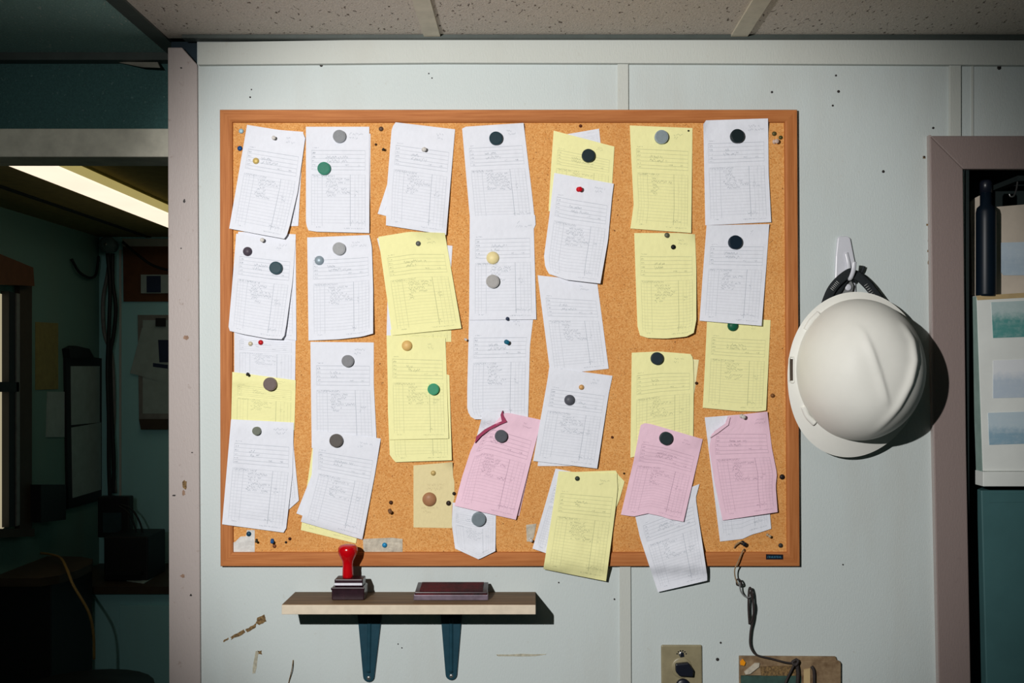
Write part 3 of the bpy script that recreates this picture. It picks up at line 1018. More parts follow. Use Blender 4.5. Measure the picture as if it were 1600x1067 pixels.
CL = (206, 202, 196)
pin(428, 216, 3.6, CL, 'clear push pin on slip topmost in first column from the post', 'push')
pin(400, 251.5, 5, (206, 180, 110), 'brass tack on slip topmost in first column from the post')
pin(410, 375, 4, CL, 'clear push pin on slip second down in first column from the post', 'push')
pin(407.5, 535, 4, (190, 30, 36), 'red tack on slip third down in first column from the post')
pin(391.5, 537, 3.6, (206, 196, 168), 'cream tack on slip third down in first column from the post')
pin(387, 584, 2.6, (36, 36, 36), 'black tack at top edge of short yellow slip in first column', 'push')
pin(662, 234, 4, CL, 'clear push pin on slip topmost in third column from the post', 'push')
pin(653.5, 380.5, 4, (96, 98, 96), 'dark metal tack on tilted yellow slip in third column from the post')
pin(677, 739, 4, (196, 170, 110), 'brass tack at the top of the manila note')
pin(701, 786, 4, (52, 42, 36), 'dark tack on the manila note near the pink slip')
pin(709.5, 771, 2.8, (40, 34, 32), 'small black tack at the edge of the manila note')
pin(793, 498, 3, (52, 62, 84), 'small navy tack on the seam between second and third slip of fourth column')
pin(791, 534, 4.2, (20, 96, 122), 'teal push pin on slip third down in fourth column from the post', 'push')
pin(904, 296, 4.6, (204, 18, 34), 'bright red push pin on white slip in fifth column from the post', 'push')
pin(908.5, 605, 4.2, (206, 160, 104), 'brass tack on slip fourth down in fifth column from the post')
pin(902, 747.5, 3.8, (56, 64, 56), 'dark green tack on lowest yellow slip in fifth column from the post')
pin(1042, 367.5, 4, (96, 98, 80), 'olive metal tack at top of yellow slip second down in sixth column')
pin(1052, 386, 3.9, (22, 24, 26), 'black tack on yellow slip second down in sixth column')
pin(1075.5, 204.5, 1.5, (60, 60, 40), 'tiny dark tack in the corner of topmost yellow slip in sixth column')
pin(1158.5, 650, 4, CL, 'clear push pin on the crumpled pink slip in seventh column', 'push')
pin(377, 205, 4, (168, 200, 212), 'pale blue tack in bare cork in the top corner by the post')
pin(375, 232, 4, (22, 72, 128), 'blue tack in bare cork beside topmost slip of first column')
pin(389, 834, 4, (22, 66, 92), 'dark blue tack on the torn whitish tape scrap')
pin(401, 843.5, 2.4, (60, 58, 44), 'olive tack in cork just beside the torn tape scrap', 'push')
pin(425.5, 844, 3.4, (30, 84, 140), 'blue push pin in bare cork below lowest slip of first column', 'push')
pin(429, 853, 3, (128, 78, 50), 'brown tack in bare cork just below the blue push pin')
pin(453, 841.5, 2.5, (70, 40, 34), 'dark red tack in cork between first and second columns')
pin(447, 847, 1.9, (38, 34, 36), 'tiny black tack in cork between first and second columns')
pin(601, 851.5, 4, (42, 136, 186), 'bright blue tack on the strip of clear tape')
pin(611, 785, 3.2, (74, 46, 30), 'dark brown tack in bare cork between white slip and manila note')
pin(609, 797.5, 3.6, (120, 84, 56), 'bent brown pin in bare cork below the dark brown tack', 'push')
pin(595.5, 201.5, 3.8, (98, 76, 62), 'bronze tack in bare cork between second and third columns at the top')
pin(587.5, 226, 2, (70, 46, 34), 'tiny brown tack in cork between second and third columns')
pin(598.5, 234, 2.4, (40, 38, 34), 'tiny black tack in cork between second and third columns', 'push')
pin(907, 197, 2.6, (92, 44, 30), 'dark red tack in cork just under the top rail, fifth column')
pin(727, 530, 2.3, CL, 'clear pin poking out beside the long white slip of fourth column', 'push')
pin(828, 842, 3.2, CL, 'clear pin on the small curled tape scrap', 'push')
pin(1209.5, 209, 3.6, (92, 84, 50), 'olive brass tack in top corner of cork nearest the hard hat')
pin(1219.5, 215, 3.2, (76, 78, 44), 'dark olive tack touching the frame in the top corner near the hard hat')
pin(1210, 221.5, 4.2, (206, 182, 168), 'pinkish white tack in top corner of cork nearest the hard hat', 'push')
pin(1222, 745, 4.2, (40, 32, 32), 'black tack beside the crumpled pink slip near the frame')
pin(1207, 618, 3.4, (126, 84, 48), 'brown tack in cork beside third yellow slip of seventh column')
pin(1088, 598.5, 2.4, (70, 40, 24), 'tiny brown tack in cork beside the pale yellow sheet')
pin(1199, 835.5, 2.8, (176, 160, 136), 'pale tack in cork below the torn white slip', 'push')
pin(1219.5, 852, 3.6, (56, 56, 54), 'dark steel tack above the small black maker plate')
pin(1160, 848, 4.2, (30, 34, 40), 'black tack holding the torn string end below torn white slip', 'push')
pin(975, 739.5, 1.6, (50, 34, 20), 'tiny dark tack in cork beside lowest yellow slip of fifth column')
pin(956.5, 683, 2.2, (96, 54, 30), 'tiny brown tack in cork between fifth and sixth columns')

# ------------------------------------------------------------------ shelf with stamp and ink pad
SD = .098
ZT = W(600, 945, SD).z
ZBm = W(600, 960, SD).z
x0, x1 = W(440, 0, SD).x, W(837, 0, SD).x
sh = thing('wall_shelf', 'narrow wooden wall shelf with cream front edge below the corkboard', 'shelf', ((x0 + x1) / 2, -.05, ZBm))
B(x0, x1, -SD + .003, 0, ZBm, ZT).build('plank', 'shelf_top', sh)
B(x0, x1, -SD, -SD + .004, ZBm, ZT - .0005).build('edge_band', 'shelf_edge', sh, bevel=.0008)
for ptop, pbot in (((558, 597), 576), ((688, 722), 705)):
    cx = (ptop[0] + ptop[1]) / 2
    br_ = thing('shelf_bracket', None, None, W(cx, 1065, 0))
    br_.parent = sh
    br_.location = br_.location - sh.location
    hw, hb = (ptop[1] - ptop[0]) / 2, 9
    yb = 1066 if cx < 600 else 1063
    pts = [(cx - hw, 955), (cx + hw, 955)]
    for k in range(9):
        a = math.pi * k / 8
        pts.append((pbot + hb * math.cos(a), yb - 9 + 9 * math.sin(a)))
    MB().prism(pts, -.001, .005).build('wall_plate', 'bracket', br_, bevel=.0015)
    MB().tube([W(cx, 962, .004), W((cx + pbot) / 2, 1010, .004), W(pbot, 1050, .004)], .004, flat=(.0042, .004)).build('rib', 'bracket', br_)
    c = W(pbot, yb - 7, .005)
    MB().lathe([(.0035, -.001), (.0035, .0008), (.002, .0016)], c, n=12).build('screw', 'metal', br_)
    xc = W(cx, 0, .0).x
    B(xc - .018, xc + .018, -.085, 0, ZBm - .004, ZBm + .0002).build('shelf_arm', 'bracket', br_)
for br_ in [o for o in sh.children if o.name.startswith('shelf_bracket')]:
    br_.name = 'bracket'

# self-standing rubber stamp
st = thing('rubber_stamp', 'rubber stamp with glossy red knob handle on the wall shelf', 'stamp', (W(545, 0, .045).x, -.045, ZT))
xa, xb = W(518, 0, .066).x, W(569, 0, .066).x
B(xa, xb, -.066, -.028, ZT, ZT + .023).build('stamp_base', 'stamp', st, bevel=.002)
B(xa + .004, xb - .003, -.062, -.030, ZT + .023, ZT + .036).build('stamp_mount', 'stamp', st, bevel=.002)
B(xa + .0045, xb - .004, -.0632, -.0618, ZT + .0255, ZT + .0295).build('label_strip', 'stampw', st)
B(xa - .001, xb + .001, -.0675, -.064, ZT + .018, ZT + .0225).build('base_rib', 'stamp', st, bevel=.001)
hc = Vector((W(543.5, 0, .046).x, -.046, ZT + .034))
pr = [(.0085, 0), (.0095, .006), (.0092, .016), (.0088, .024), (.0098, .031), (.0130, .037), (.0160, .043), (.0172, .049), (.0166, .054), (.0135, .058), (.007, .0598)]
MB().lathe(pr, hc, (0, 0, 1), n=32).build('handle', 'red', st)

ip = thing('ink_pad', 'open red ink pad in a dark tray on the wall shelf', 'ink pad', (W(706, 0, .045).x, -.045, ZT))
xa, xb = W(646, 0, .066).x, W(763, 0, .066).x
tr = MB()
fr = [(xa, -.066, ZT), (xb, -.066, ZT), (xb, -.066, ZT + .010), (xa, -.066, ZT + .010)]
bk = [(xa + .004, -.012, ZT), (xb - .004, -.012, ZT), (xb - .004, -.012, ZT + .017), (xa + .004, -.012, ZT + .017)]
tr.hexa(fr, bk)
tr.build('tray', 'tin', ip, bevel=.0015)
zf = lambda y: ZT + .010 + .007 * (y + .066) / .054


def slab(xa_, xb_, ya, yb_, h0, h1):
    return MB().hexa([(xa_, ya, zf(ya) + h0), (xb_, ya, zf(ya) + h0), (xb_, ya, zf(ya) + h1), (xa_, ya, zf(ya) + h1)],
                     [(xa_, yb_, zf(yb_) + h0), (xb_, yb_, zf(yb_) + h0), (xb_, yb_, zf(yb_) + h1), (xa_, yb_, zf(yb_) + h1)])


slab(xa + .002, xb - .002, -.065, -.014, -.001, .004).build('rim', 'stamp', ip, bevel=.001)
slab(xa + .010, xb - .010, -.060, -.018, .003, .0055).build('ink_felt', 'inkred', ip)
slab(xa + .003, xb - .003, -.0662, -.0645, -.0005, .0022).build('front_lip', 'inkred', ip)

# ------------------------------------------------------------------ hook and hard hat
hk = thing('wall_hook', 'white adhesive plastic wall hook holding the hard hat', 'hook', W(1320, 462, 0))
MB().prism([(1309, 371), (1312, 369), (1325, 369), (1329, 372), (1336, 408), (1338, 458), (1334, 462), (1307, 462), (1304, 458), (1306, 400)], -.0005, .006).build('back_plate', 'hook', hk, bevel=.002)
MB().tube([W(1322, 395, .006), W(1326, 415, .008), W(1325, 432, .014), W(1328, 436, .026), W(1333, 424, .036), W(1335, 409, .038)], .003, flat=(.0042, .0026)).build('hook_arm', 'hook', hk)

HCX, HCZ = .572, CZ - .003
hat = thing('hard_hat', 'white plastic hard hat hanging from the wall hook by its strap', 'hard hat', (HCX, -.03, HCZ - .15))
ridges = [[(-.030, .066), (-.018, .030), (.004, -.040), (.010, -.058)], [(.047, .072), (.0575, .050), (.058, .015), (.048, -.022), (.030, -.062), (.004, -.104)]]


def rdist(x, z, pl_):
    best, side, tt = 9, 1, 0
    tot = len(pl_) - 1
    for i in range(tot):
        ax_, az = pl_[i]
        bx, bz = pl_[i + 1]
        dx, dz = bx - ax_, bz - az
        t = max(0, min(1, ((x - ax_) * dx + (z - az) * dz) / (dx * dx + dz * dz)))
        ex, ez = x - ax_ - dx * t, z - az - dz * t
        d = math.hypot(ex, ez)
        if d < best:
            best, tt = d, (i + t) / tot
            side = 1 if (dx * ez - dz * ex) > 0 else -1
    return best, side, tt


RA, RB, HH, D_R = .107, .124, .130, .038
rot = math.radians(8)
NA, NR = 144, 56
hv, hf = [], []


def hat_pt(rho, th):
    # local plan coordinates, th=0 towards +x, front = -z
    ax_, bz = RA, RB
    if rho <= 1:
        x, z = ax_ * rho * math.cos(th), bz * rho * math.sin(th)
        h = HH * max(0.0, 1 - rho ** 3.0) ** .56
        for k, rg in enumerate(ridges):
            d, sd, t = rdist(x, z, rg)
            wdt = .005 if sd > 0 else .0095
            amp = (.0030, .0068)[k] * (math.sin(math.pi * min(1, max(0, t * .92 + .06))) ** .5)
            h += amp * math.exp(-(d / wdt) ** 2) * min(1, (1 - rho) * 6 + .1)
        return x, z, h + .004
    e = rho - 1            # flange 0..1
    fr_ = max(0.0, -math.sin(th + rot * 2.2))   # visor at the front (down)
    ext = .013 + .020 * (fr_ ** 3)
    nx, nz = math.cos(th) / ax_, math.sin(th) / bz
    l = math.hypot(nx, nz)
    x = ax_ * math.cos(th) + nx / l * ext * e
    z = bz * math.sin(th) + nz / l * ext * e
    return x, z, .004 - .004 * e - .012 * fr_ ** 2 * e


rhos = [math.sin(.5 * math.pi * k / NR) for k in range(1, NR + 1)] + [1 + k / 6 for k in range(1, 7)]
hv.append((HCX, -(D_R + hat_pt(0, 0)[2]), HCZ))
for rho in rhos:
    for i in range(NA):
        th = 2 * math.pi * i / NA
        x, z, h = hat_pt(rho, th)
        hv.append((HCX + x, -(D_R + h), HCZ + z))
for i in range(NA):
    hf.append((0, 1 + i, 1 + (i + 1) % NA))
for k in range(len(rhos) - 1):
    for i in range(NA):
        j = (i + 1) % NA
        hf.append((1 + (k + 1) * NA + i, 1 + (k + 1) * NA + j, 1 + k * NA + j, 1 + k * NA + i))
shell = MB().add(hv, hf, True).build('shell', 'hat', hat, solid=.003)


def hat_world(rho, th, up=0.0):
    x, z, h = hat_pt(rho, th)
    return Vector((HCX + x, -(D_R + h + up), HCZ + z))


# slot in the rim, lugs
th = math.radians(180)
c = hat_world(1.55, th)
B(c.x - .0022, c.x + .0022, c.y - .0010, c.y + .004, c.z - .019, c.z + .019).build('rim_slot', 'hatslot', hat)
MB().tube([c + Vector((-.0042, -.001, -.02)), c + Vector((-.0046, -.001, 0)), c + Vector((-.0042, -.001, .02)), c + Vector((0, -.001, .0225)), c + Vector((.004, -.001, .02)), c + Vector((.0044, -.001, 0)), c + Vector((.004, -.001, -.02)), c + Vector((0, -.001, -.0225)), c + Vector((-.0042, -.001, -.02))], .0013).build('slot_rim', 'hat', hat)
for a0, a1 in ((211, 228), (128, 146)):
    MB().tube([hat_world(1.12, math.radians(a0), .001), hat_world(1.2, math.radians((a0 + a1) / 2), .002), hat_world(1.12, math.radians(a1), .001)], .004, flat=(.0052, .004)).build('rim_lug', 'hat', hat)

# suspension straps over the hook


def strap(pts, name):
    return MB().tube([W(*p) for p in pts], .004, n=8, flat=(.0085, .0014)).build(name, 'strap', hat)


s1_ = strap([(1290, 476, .020), (1299, 454, .024), (1312, 438, .027), (1327, 427, .027), (1333, 428, .024)], 'strap')
s2_ = strap([(1324, 427, .024), (1340, 431, .026), (1355, 444, .026), (1368, 460, .026), (1382, 478, .022)], 'strap')
strap([(1300, 470, .018), (1310, 452, .020), (1324, 432, .021), (1336, 434, .020)], 'strap')
MB().prism([(1308, 462), (1318, 442), (1330, 438), (1334, 446), (1331, 462)], .014, .017).build('strap_buckle', 'greyp', hat, bevel=.001)
MB().lathe([(.006, 0), (.006, .002), (.004, .003)], W(1325, 449, .017), n=18).build('buckle_stud', 'hook', hat)
for sgn, (sx, sy, ex, ey) in ((s1_, (1300, 452, 1309, 441)), (s2_, (1353, 445, 1364, 461))):
    for k in range(6):
        t = k / 5
        cx, cy = sx + (ex - sx) * t, sy + (ey - sy) * t
        dx, dy = (ex - sx), (ey - sy)
        l = math.hypot(dx, dy)
        nx, ny = -dy / l, dx / l
        MB().tube([W(cx - nx * 3, cy - ny * 3, .0285), W(cx + nx * 3, cy + ny * 3, .0285)], .0005, n=5, sub=1).build('stitch', 'stitch', sgn)
MB().tube([W(1335, 432, .012), W(1340, 431, .010), W(1347, 424, .008), W(1350, 416, .008)], .003).build('strap_end', 'strap', hat)

# ------------------------------------------------------------------ switch plate
sw = thing('switch_plate', 'ivory wall plate with black rotary knob under the corkboard', 'switch plate', W(1065, 1110, 0))
MB().prism([(1033, 1008), (1097, 1008), (1098, 1122), (1034, 1122)], -.0005, .005).build('plate', 'plate', sw, bevel=.0025)
c = W(1065, 1043, .005)
MB().lathe([(.0185, -.001), (.0185, .001), (.016, .002)], c, n=28).build('collar', 'plate', sw, bevel=.0004)
MB().prism([(1056, 1038), (1076, 1036), (1084, 1048), (1083, 1058), (1062, 1057), (1056, 1050)], .005, .016).build('knob', 'blackk', sw, bevel=.002)
c = W(1064.5, 1022, .005)
MB().lathe([(.005, -.001), (.005, .0006), (.003, .0012)], c, n=16).build('screw', 'metal', sw)
MB().prism([(1064, 1020), (1068, 1020), (1069, 1026), (1063, 1027)], .005, .0066).build('printed_mark', 'blackk', sw)
for k in range(6):
    a = math.radians(200 + k * 28)
    cx, cy = 1065 + 7.5 * math.cos(a), 1024 + 7.5 * math.sin(a)
    MB().prism([(cx - 1, cy - .8), (cx + .8, cy - 1), (cx + 1, cy + .8), (cx - .8, cy + 1)], .005, .0055).build('printed_mark', 'blackk', sw)
MB().lathe([(.013, -.001), (.013, .004), (.011, .006)], W(1067, 1071, .005), n=24).build('lower_knob', 'blackk', sw)

# ------------------------------------------------------------------ clipboard bundle on a cord
cb_ = thing('clipboard', 'grimy clipboard bundle hanging at the end of a dark cord', 'clipboard', W(1235, 1180, 0))
MB().prism([(1155, 1025), (1306, 1026), (1308, 1032), (1308, 1200), (1156, 1200)], .001, .006).build('backing_board', 'board_b', cb_, bevel=.001)
MB().prism([(1250, 1033), (1311, 1032), (1314, 1036), (1314, 1200), (1250, 1200)], .006, .009).build('folder', 'board_b', cb_, bevel=.001)
MB().prism([(1158, 1056), (1252, 1056), (1252, 1200), (1158, 1200)], .006, .010).build('cover', 'board_g', cb_)
MB().prism([(1188, 1042), (1240, 1040), (1246, 1056), (1190, 1057)], .006, .0085).build('stained_label', 'stain', cb_)
blob2 = [(1163, 1050), (1180, 1036), (1187, 1036), (1186, 1042), (1172, 1053), (1165, 1054)]
MB().prism(blob2, .006, .0095).build('tape_piece', 'tape', cb_)
MB().prism([(1157, 1034), (1161, 1030), (1165, 1035), (1163, 1040), (1157, 1039)], .006, .010).build('orange_tab', 'orange', cb_)
MB().prism([(1256, 1046), (1266, 1044), (1266, 1200), (1256, 1200)], .009, .011).build('tan_strip', 'rim', cb_)
MB().tube([W(1243, 1035, .014), W(1235, 1050, .014), (W(1226, 1072, .013)), W(1224, 1100, .012)], .0022).build('tie', 'cord', cb_)
MB().tube([W(1245, 1036, .014), W(1247, 1052, .014), W(1246, 1075, .013), W(1246, 1100, .012)], .0035).build('tie', 'cord', cb_)
MB().tube([W(1268, 1041, .011), W(1272, 1050, .013), W(1272, 1080, .013), W(1272, 1100, .013)], .0028).build('tie', 'cord', cb_)

cr = thing('hanging_cord', 'knotted dark cord hanging from the corkboard to the clipboard', 'cord', W(1180, 1030, .01))
MB().tube([W(1163, 858, .010), W(1160, 862, .018), W(1153, 878, .022), W(1148, 890, .020), W(1149, 903, .018), W(1153, 912, .018)], .0012).build('tan_lead', 'cordt', cr)
MB().tube([W(1151, 906, .017), W(1155, 905, .020), W(1159, 913, .016), W(1152, 914, .014), W(1151, 908, .017)], .0016).build('knot', 'cord', cr)
MB().tube([W(1156, 910, .016), W(1157, 922, .015), W(1163, 931, .014), W(1170, 933, .014), W(1177, 929, .014)], .0014).build('loop', 'greyp', cr)
MB().tube([W(1171, 975, .010), W(1169.5, 950, .012), W(1170, 925, .014), W(1172, 918, .015), W(1175, 926, .015), W(1177, 945, .013), W(1177, 965, .011), W(1173, 985, .010), W(1172, 1005, .010), W(1176, 1017, .011), W(1184, 1024, .011), W(1205, 1029, .012), W(1228, 1035, .013), W(1243, 1036, .014)], .0019).build('cord_strand', 'cord', cr)
MB().tube([W(1171, 975, .010), W(1175, 968, .013), W(1178, 950, .016), W(1175, 934, .016), W(1171, 924, .016)], .0014).build('cord_strand', 'cord', cr)
MB().tube([W(1243, 1030, .014), W(1247, 1033, .018), W(1243, 1039, .018), W(1238, 1035, .016), W(1243, 1031, .015)], .0026).build('knot', 'cord', cr)
se = MB().tube([W(1147, 856, .010), W(1150, 851, .014), W(1156, 847, .014), W(1160, 848, .012)], .0012).build('string_end', 'cordt')
tag(se, 'short torn brown string end under the torn white slip', 'string')

# ------------------------------------------------------------------ things in the doorway niche
def Nn(px, py, e):
    return W(px, py, -e)


def nprism(pts, e0, e1):
    """outline at depth e0 (front, behind wall plane), extruded back to e1"""
    fr_ = [Nn(x, y, e0) for x, y in pts]
    bk_ = [Vector((q.x, e1, q.z)) for q in fr_]
    return MB().hexa(fr_, bk_)


nb = thing('notice_card', 'cream card with a faded blue print behind the dark bottle', 'card', Nn(1560, 462, .037))
nprism([(1516, 316), (1522, 310), (1532, 305), (1534, 324), (1556, 323), (1640, 316), (1640, 462), (1519, 462)], .033, .043).build('card', 'cream', nb, bevel=.001)
nprism([(1564, 379), (1640, 377), (1640, 430), (1568, 430), (1564, 425)], .0315, .034).build('print', 'sea4', nb)
tb = thing('dark_bottle', 'tall navy black bottle standing on top of the picture board', 'bottle', Nn(1539, 463, .0135))
c = Nn(1540.5, 463, .0135)
h = lambda y: (463 - y) * S * 1.018
rr = 14.6 * S * 1.018
MB().lathe([(rr * .96, 0), (rr, .004), (rr, h(345)), (rr, h(333)), (rr * .9, h(326)), (rr * .6, h(322)), (rr * .58, h(300))], c, (0, 0, 1), n=32).build('body', 'tube', tb)
MB().lathe([(rr * .62, h(303)), (rr * .62, h(288)), (rr * .5, h(284))], c, (0, 0, 1), n=24).build('cap', 'blackk', tb)
cl = thing('picture_board', 'white board with seaside photographs leaning in the doorway niche', 'picture board', Nn(1570, 760, 0.026))
fr_ = [Nn(1526, 462, 0.004), Nn(1640, 455, 0.004), Nn(1640, 736, 0.004), Nn(1536, 736, 0.004)]
MB().hexa(fr_, [Vector((q.x, 0.03, q.z)) for q in fr_]).build('panel', 'pbw', cl, bevel=.0008)
fr_ = [Nn(1526, 462, 0.0035), Nn(1640, 455, 0.0035), Nn(1640, 463, 0.0035), Nn(1527, 469, 0.0035)]
MB().hexa(fr_, [Vector((q.x, 0.006, q.z)) for q in fr_]).build('top_strip', 'rim', cl)
fr_ = [Nn(1536, 737, -0.002), Nn(1640, 737, -0.002), Nn(1640, 760, -0.002), Nn(1536, 760, -0.002)]
MB().hexa(fr_, [Vector((q.x, 0.03, q.z)) for q in fr_]).build('ledge', 'pbw', cl, bevel=.001)
fr_ = [Nn(1525.3, 463, 0.005), Nn(1526, 463, 0.0045), Nn(1536, 759, 0.0045), Nn(1535.3, 759, 0.005)]
MB().hexa(fr_, [Vector((q.x, 0.0295, q.z)) for q in fr_]).build('side_edge', 'side', cl)
for mk, pts in (('sea1', [(1549, 472), (1640, 468), (1640, 525), (1552, 528)]), ('sea2', [(1552, 563), (1640, 560), (1640, 620), (1552, 622)]), ('sea3', [(1544, 645), (1640, 642), (1640, 692), (1546, 695)])):
    nprism(pts, 0.0032, 0.0045).build('photograph', mk, cl)
td = thing('locker', 'dull teal metal locker below the picture board', 'locker', Nn(1570, 1500, .06))
nprism([(1533, 766), (1680, 766), (1680, 1500), (1545, 1500), (1541, 1067)], .032, .12).build('door', 'tealp', td, bevel=.002)
nprism([(1546, 771), (1680, 770), (1680, 784), (1546, 785)], .0305, .033).build('upper_band', 'tealp', td)
hk2 = MB().tube([Nn(1590, 283, .06), Nn(1588, 296, .055), Nn(1584, 306, .05), Nn(1579, 307, .05), Nn(1577, 303, .05)], .0016).build('coat_hook', 'metal')
tag(hk2, 'thin bent steel hook in the dark doorway niche', 'hook')
B(Nn(1586, 0, .06).x, Nn(1600, 0, .06).x, .05, .165, Nn(0, 284, .06).z, Nn(0, 276, .06).z).build('mount', 'void', hk2)

# ------------------------------------------------------------------ far room
def LW(px, py, off=0.0):
    x = XS + off
    D = x * F / (px - VX)
    return Vector((x, D - D0, CZ + (VY - py) * D / F))


def on_side(pts, t, off=0.0):
    fr_ = [LW(x, y, off + t) for x, y in pts]
    bk_ = [Vector((XS + off, q.y, q.z)) for q in fr_]
    return MB().hexa(fr_, bk_)


def on_far(pts, t, off=0.0):
    D = 4.477 - off - t
    fr_ = [WD(x, y, D) for x, y in pts]
    bk_ = [Vector((q.x, YB - off, q.z)) for q in fr_]
    return MB().hexa(fr_, bk_)


lamp = thing('ceiling_light', 'long fluorescent ceiling light glowing in the far room', 'ceiling light', (-1.38, 1.3, ZC))
lx0, lx1 = -1.450, -1.305
ly0, ly1 = .62, 2.35
B(lx0 - .005, lx1 + .012, ly0 - .02, ly1 + .02, ZC - .012, ZC).build('housing', 'fixt', lamp)
dm = MB()
prof = [(lx0, ZC - .010), (lx0 + .012, ZC - .034), (lx1 - .012, ZC - .034), (lx1, ZC - .010)]
dm.hexa([(x, ly0, z) for x, z in prof], [(x, ly1, z) for x, z in prof])
dm.build('diffuser', 'diff', lamp)
B(lx1, lx1 + .014, ly0 - .02, ly1 + .02, ZC - .032, ZC - .010).build('side_lens', 'dside', lamp)

wn = thing('window_1', 'aluminium sash window in the side wall of the far room', 'window', LW(20, 830), kind='structure')
on_side([(-60, 445), (14, 462), (14, 818), (-60, 880)], .004).build('pane', 'pane', wn)
on_side([(14, 455), (26, 458), (26, 822), (14, 824)], .03).build('sash_frame', 'dark', wn)
on_side([(26, 458), (31, 459), (31, 820), (26, 822)], .035).build('sash_frame', 'alu', wn)
on_side([(-60, 596), (30, 597), (30, 612), (-60, 613)], .035).build('meeting_rail', 'dark', wn)
on_side([(31, 440), (50, 446), (50, 826), (31, 828)], .02).build('window_frame', 'desk', wn)
on_side([(-60, 826), (54, 826), (54, 838), (-60, 842)], .05).build('window_sill', 'desk', wn)
vb = on_side([(-60, 372), (52, 418), (54, 447), (-60, 440)], .05).build('window_blind', 'brown')
tag(vb, 'rolled brown blind above the far room window', 'blind')

o = on_side([(56, 503), (91, 505), (91, 608), (56, 609)], .003).build('wall_notice', 'dyellow')
tag(o, 'yellowed notice on the side wall beside the far window', 'notice')
o = on_side([(75, 612), (101, 612), (101, 683), (73, 683)], .004).build('wall_notice', 'dpaper')
tag(o, 'small pale card below the yellowed notice in the far room', 'notice')
nbx = thing('notice_board', 'black framed notice board holding two papers on the side wall of the far room', 'notice board', LW(132, 790))
on_side([(103, 552), (160, 560), (160, 780), (107, 795)], .012).build('frame', 'dark', nbx)
on_side([(111, 572), (156, 572), (156, 660), (112, 664)], .002, .012).build('paper', 'dpaper', nbx)
on_side([(112, 668), (158, 660), (158, 765), (114, 778)], .002, .012).build('paper', 'dpaper', nbx)
on_side([(108, 545), (118, 540), (140, 545), (148, 560), (110, 560)], .03).build('clip', 'dark', nbx)
o = on_side([(64, 757), (103, 757), (103, 812), (64, 816)], .06).build('wall_box', 'dark')
tag(o, 'black box fixed to the side wall under the black framed notice board', 'box')

bd = thing('brown_panel', 'brown panel with a pale control unit on the far wall', 'panel', WD(235, 470, 4.45))
on_far([(192, 385), (330, 385), (330, 471), (193, 471)], .012).build('backing', 'brown', bd)
on_far([(220, 429), (272, 429), (272, 458), (220, 458)], .02, .012).build('control_unit', 'dpaper', bd)
on_far([(229, 431), (251, 431), (251, 457), (229, 457)], .002, .032).build('screen', 'dkblue', bd)
fcb = thing('far_clipboard', 'clipboard with printed sheets hanging on the far wall', 'clipboard', WD(240, 660, 4.45))
on_far([(215, 492), (290, 492), (290, 655), (217, 655)], .008).build('board', 'alu', fcb)
on_far([(223, 500), (290, 500), (290, 646), (223, 646)], .002, .008).build('sheet', 'dpaper', fcb)
on_far([(222, 512), (300, 530), (290, 606), (203, 583)], .002, .011).build('loose_sheet', 'dpaper', fcb)
on_far([(247, 531), (275, 531), (275, 566), (249, 566)], .0012, .0135).build('printed_picture', 'dkblue', fcb)
on_far([(239, 567), (262, 570), (262, 576), (239, 573)], .0012, .0135).build('printed_line', 'dkblue', fcb)
on_far([(243, 497), (258, 497), (258, 510), (243, 510)], .01, .012).build('clip', 'dark', fcb)
on_far([(217, 655), (262, 655), (262, 671), (220, 671)], .03).build('bottom_pocket', 'desk', fcb)

fc = thing('alarm_bell', 'round pale alarm bell high in the far corner', 'alarm bell', WD(170, 383, 4.40))
c = WD(170, 383, 4.44)
MB().lathe([(.030, -.037), (.030, 0), (.038, .004), (.038, .018), (.034, .026), (.018, .032), (.006, .034)], c, n=28).build('dome', mat('pale_blue_grey', (120, 146, 152), .4), fc)
MB().lathe([(.008, .03), (.006, .038)], c, n=12).build('stud', 'metal', fc)
for k, pts in enumerate(([(172, 396), (168, 430), (161, 470), (163, 520), (175, 560), (178, 640), (176, 700), (180, 770)],
                         [(176, 396), (176, 440), (181, 480), (178, 520), (172, 560), (174, 640), (178, 720), (176, 770)],
                         [(168, 396), (172, 450), (170, 520), (168, 580), (170, 660), (170, 720), (172, 780)])):
    o = MB().tube([WD(x, y, 4.44 - .032 * k) for x, y in pts], .009).build('cable', 'dark' if k != 0 else 'greyp')
    tag(o, ('grey cable sagging widest below the alarm bell in the far corner', 'black cable bowing toward the brown panel below the alarm bell', 'straightest black cable hanging below the alarm bell')[k], 'cable', 'cables in the far corner')
o = MB().tube([LW(112, 405, .01), LW(124, 425, .02), LW(140, 434, .02), LW(150, 428, .02), LW(154, 400, .02)], .006).build('cable', 'dark')
tag(o, 'slack thin cable looping along the side wall to the far corner', 'cable')
o = MB().tube([WD(192, 378, 4.44), WD(215, 398, 4.42), WD(240, 415, 4.42), WD(275, 425, 4.42)], .006).build('cable', 'dark')
tag(o, 'thin dark cable crossing the brown panel on the far wall', 'cable')

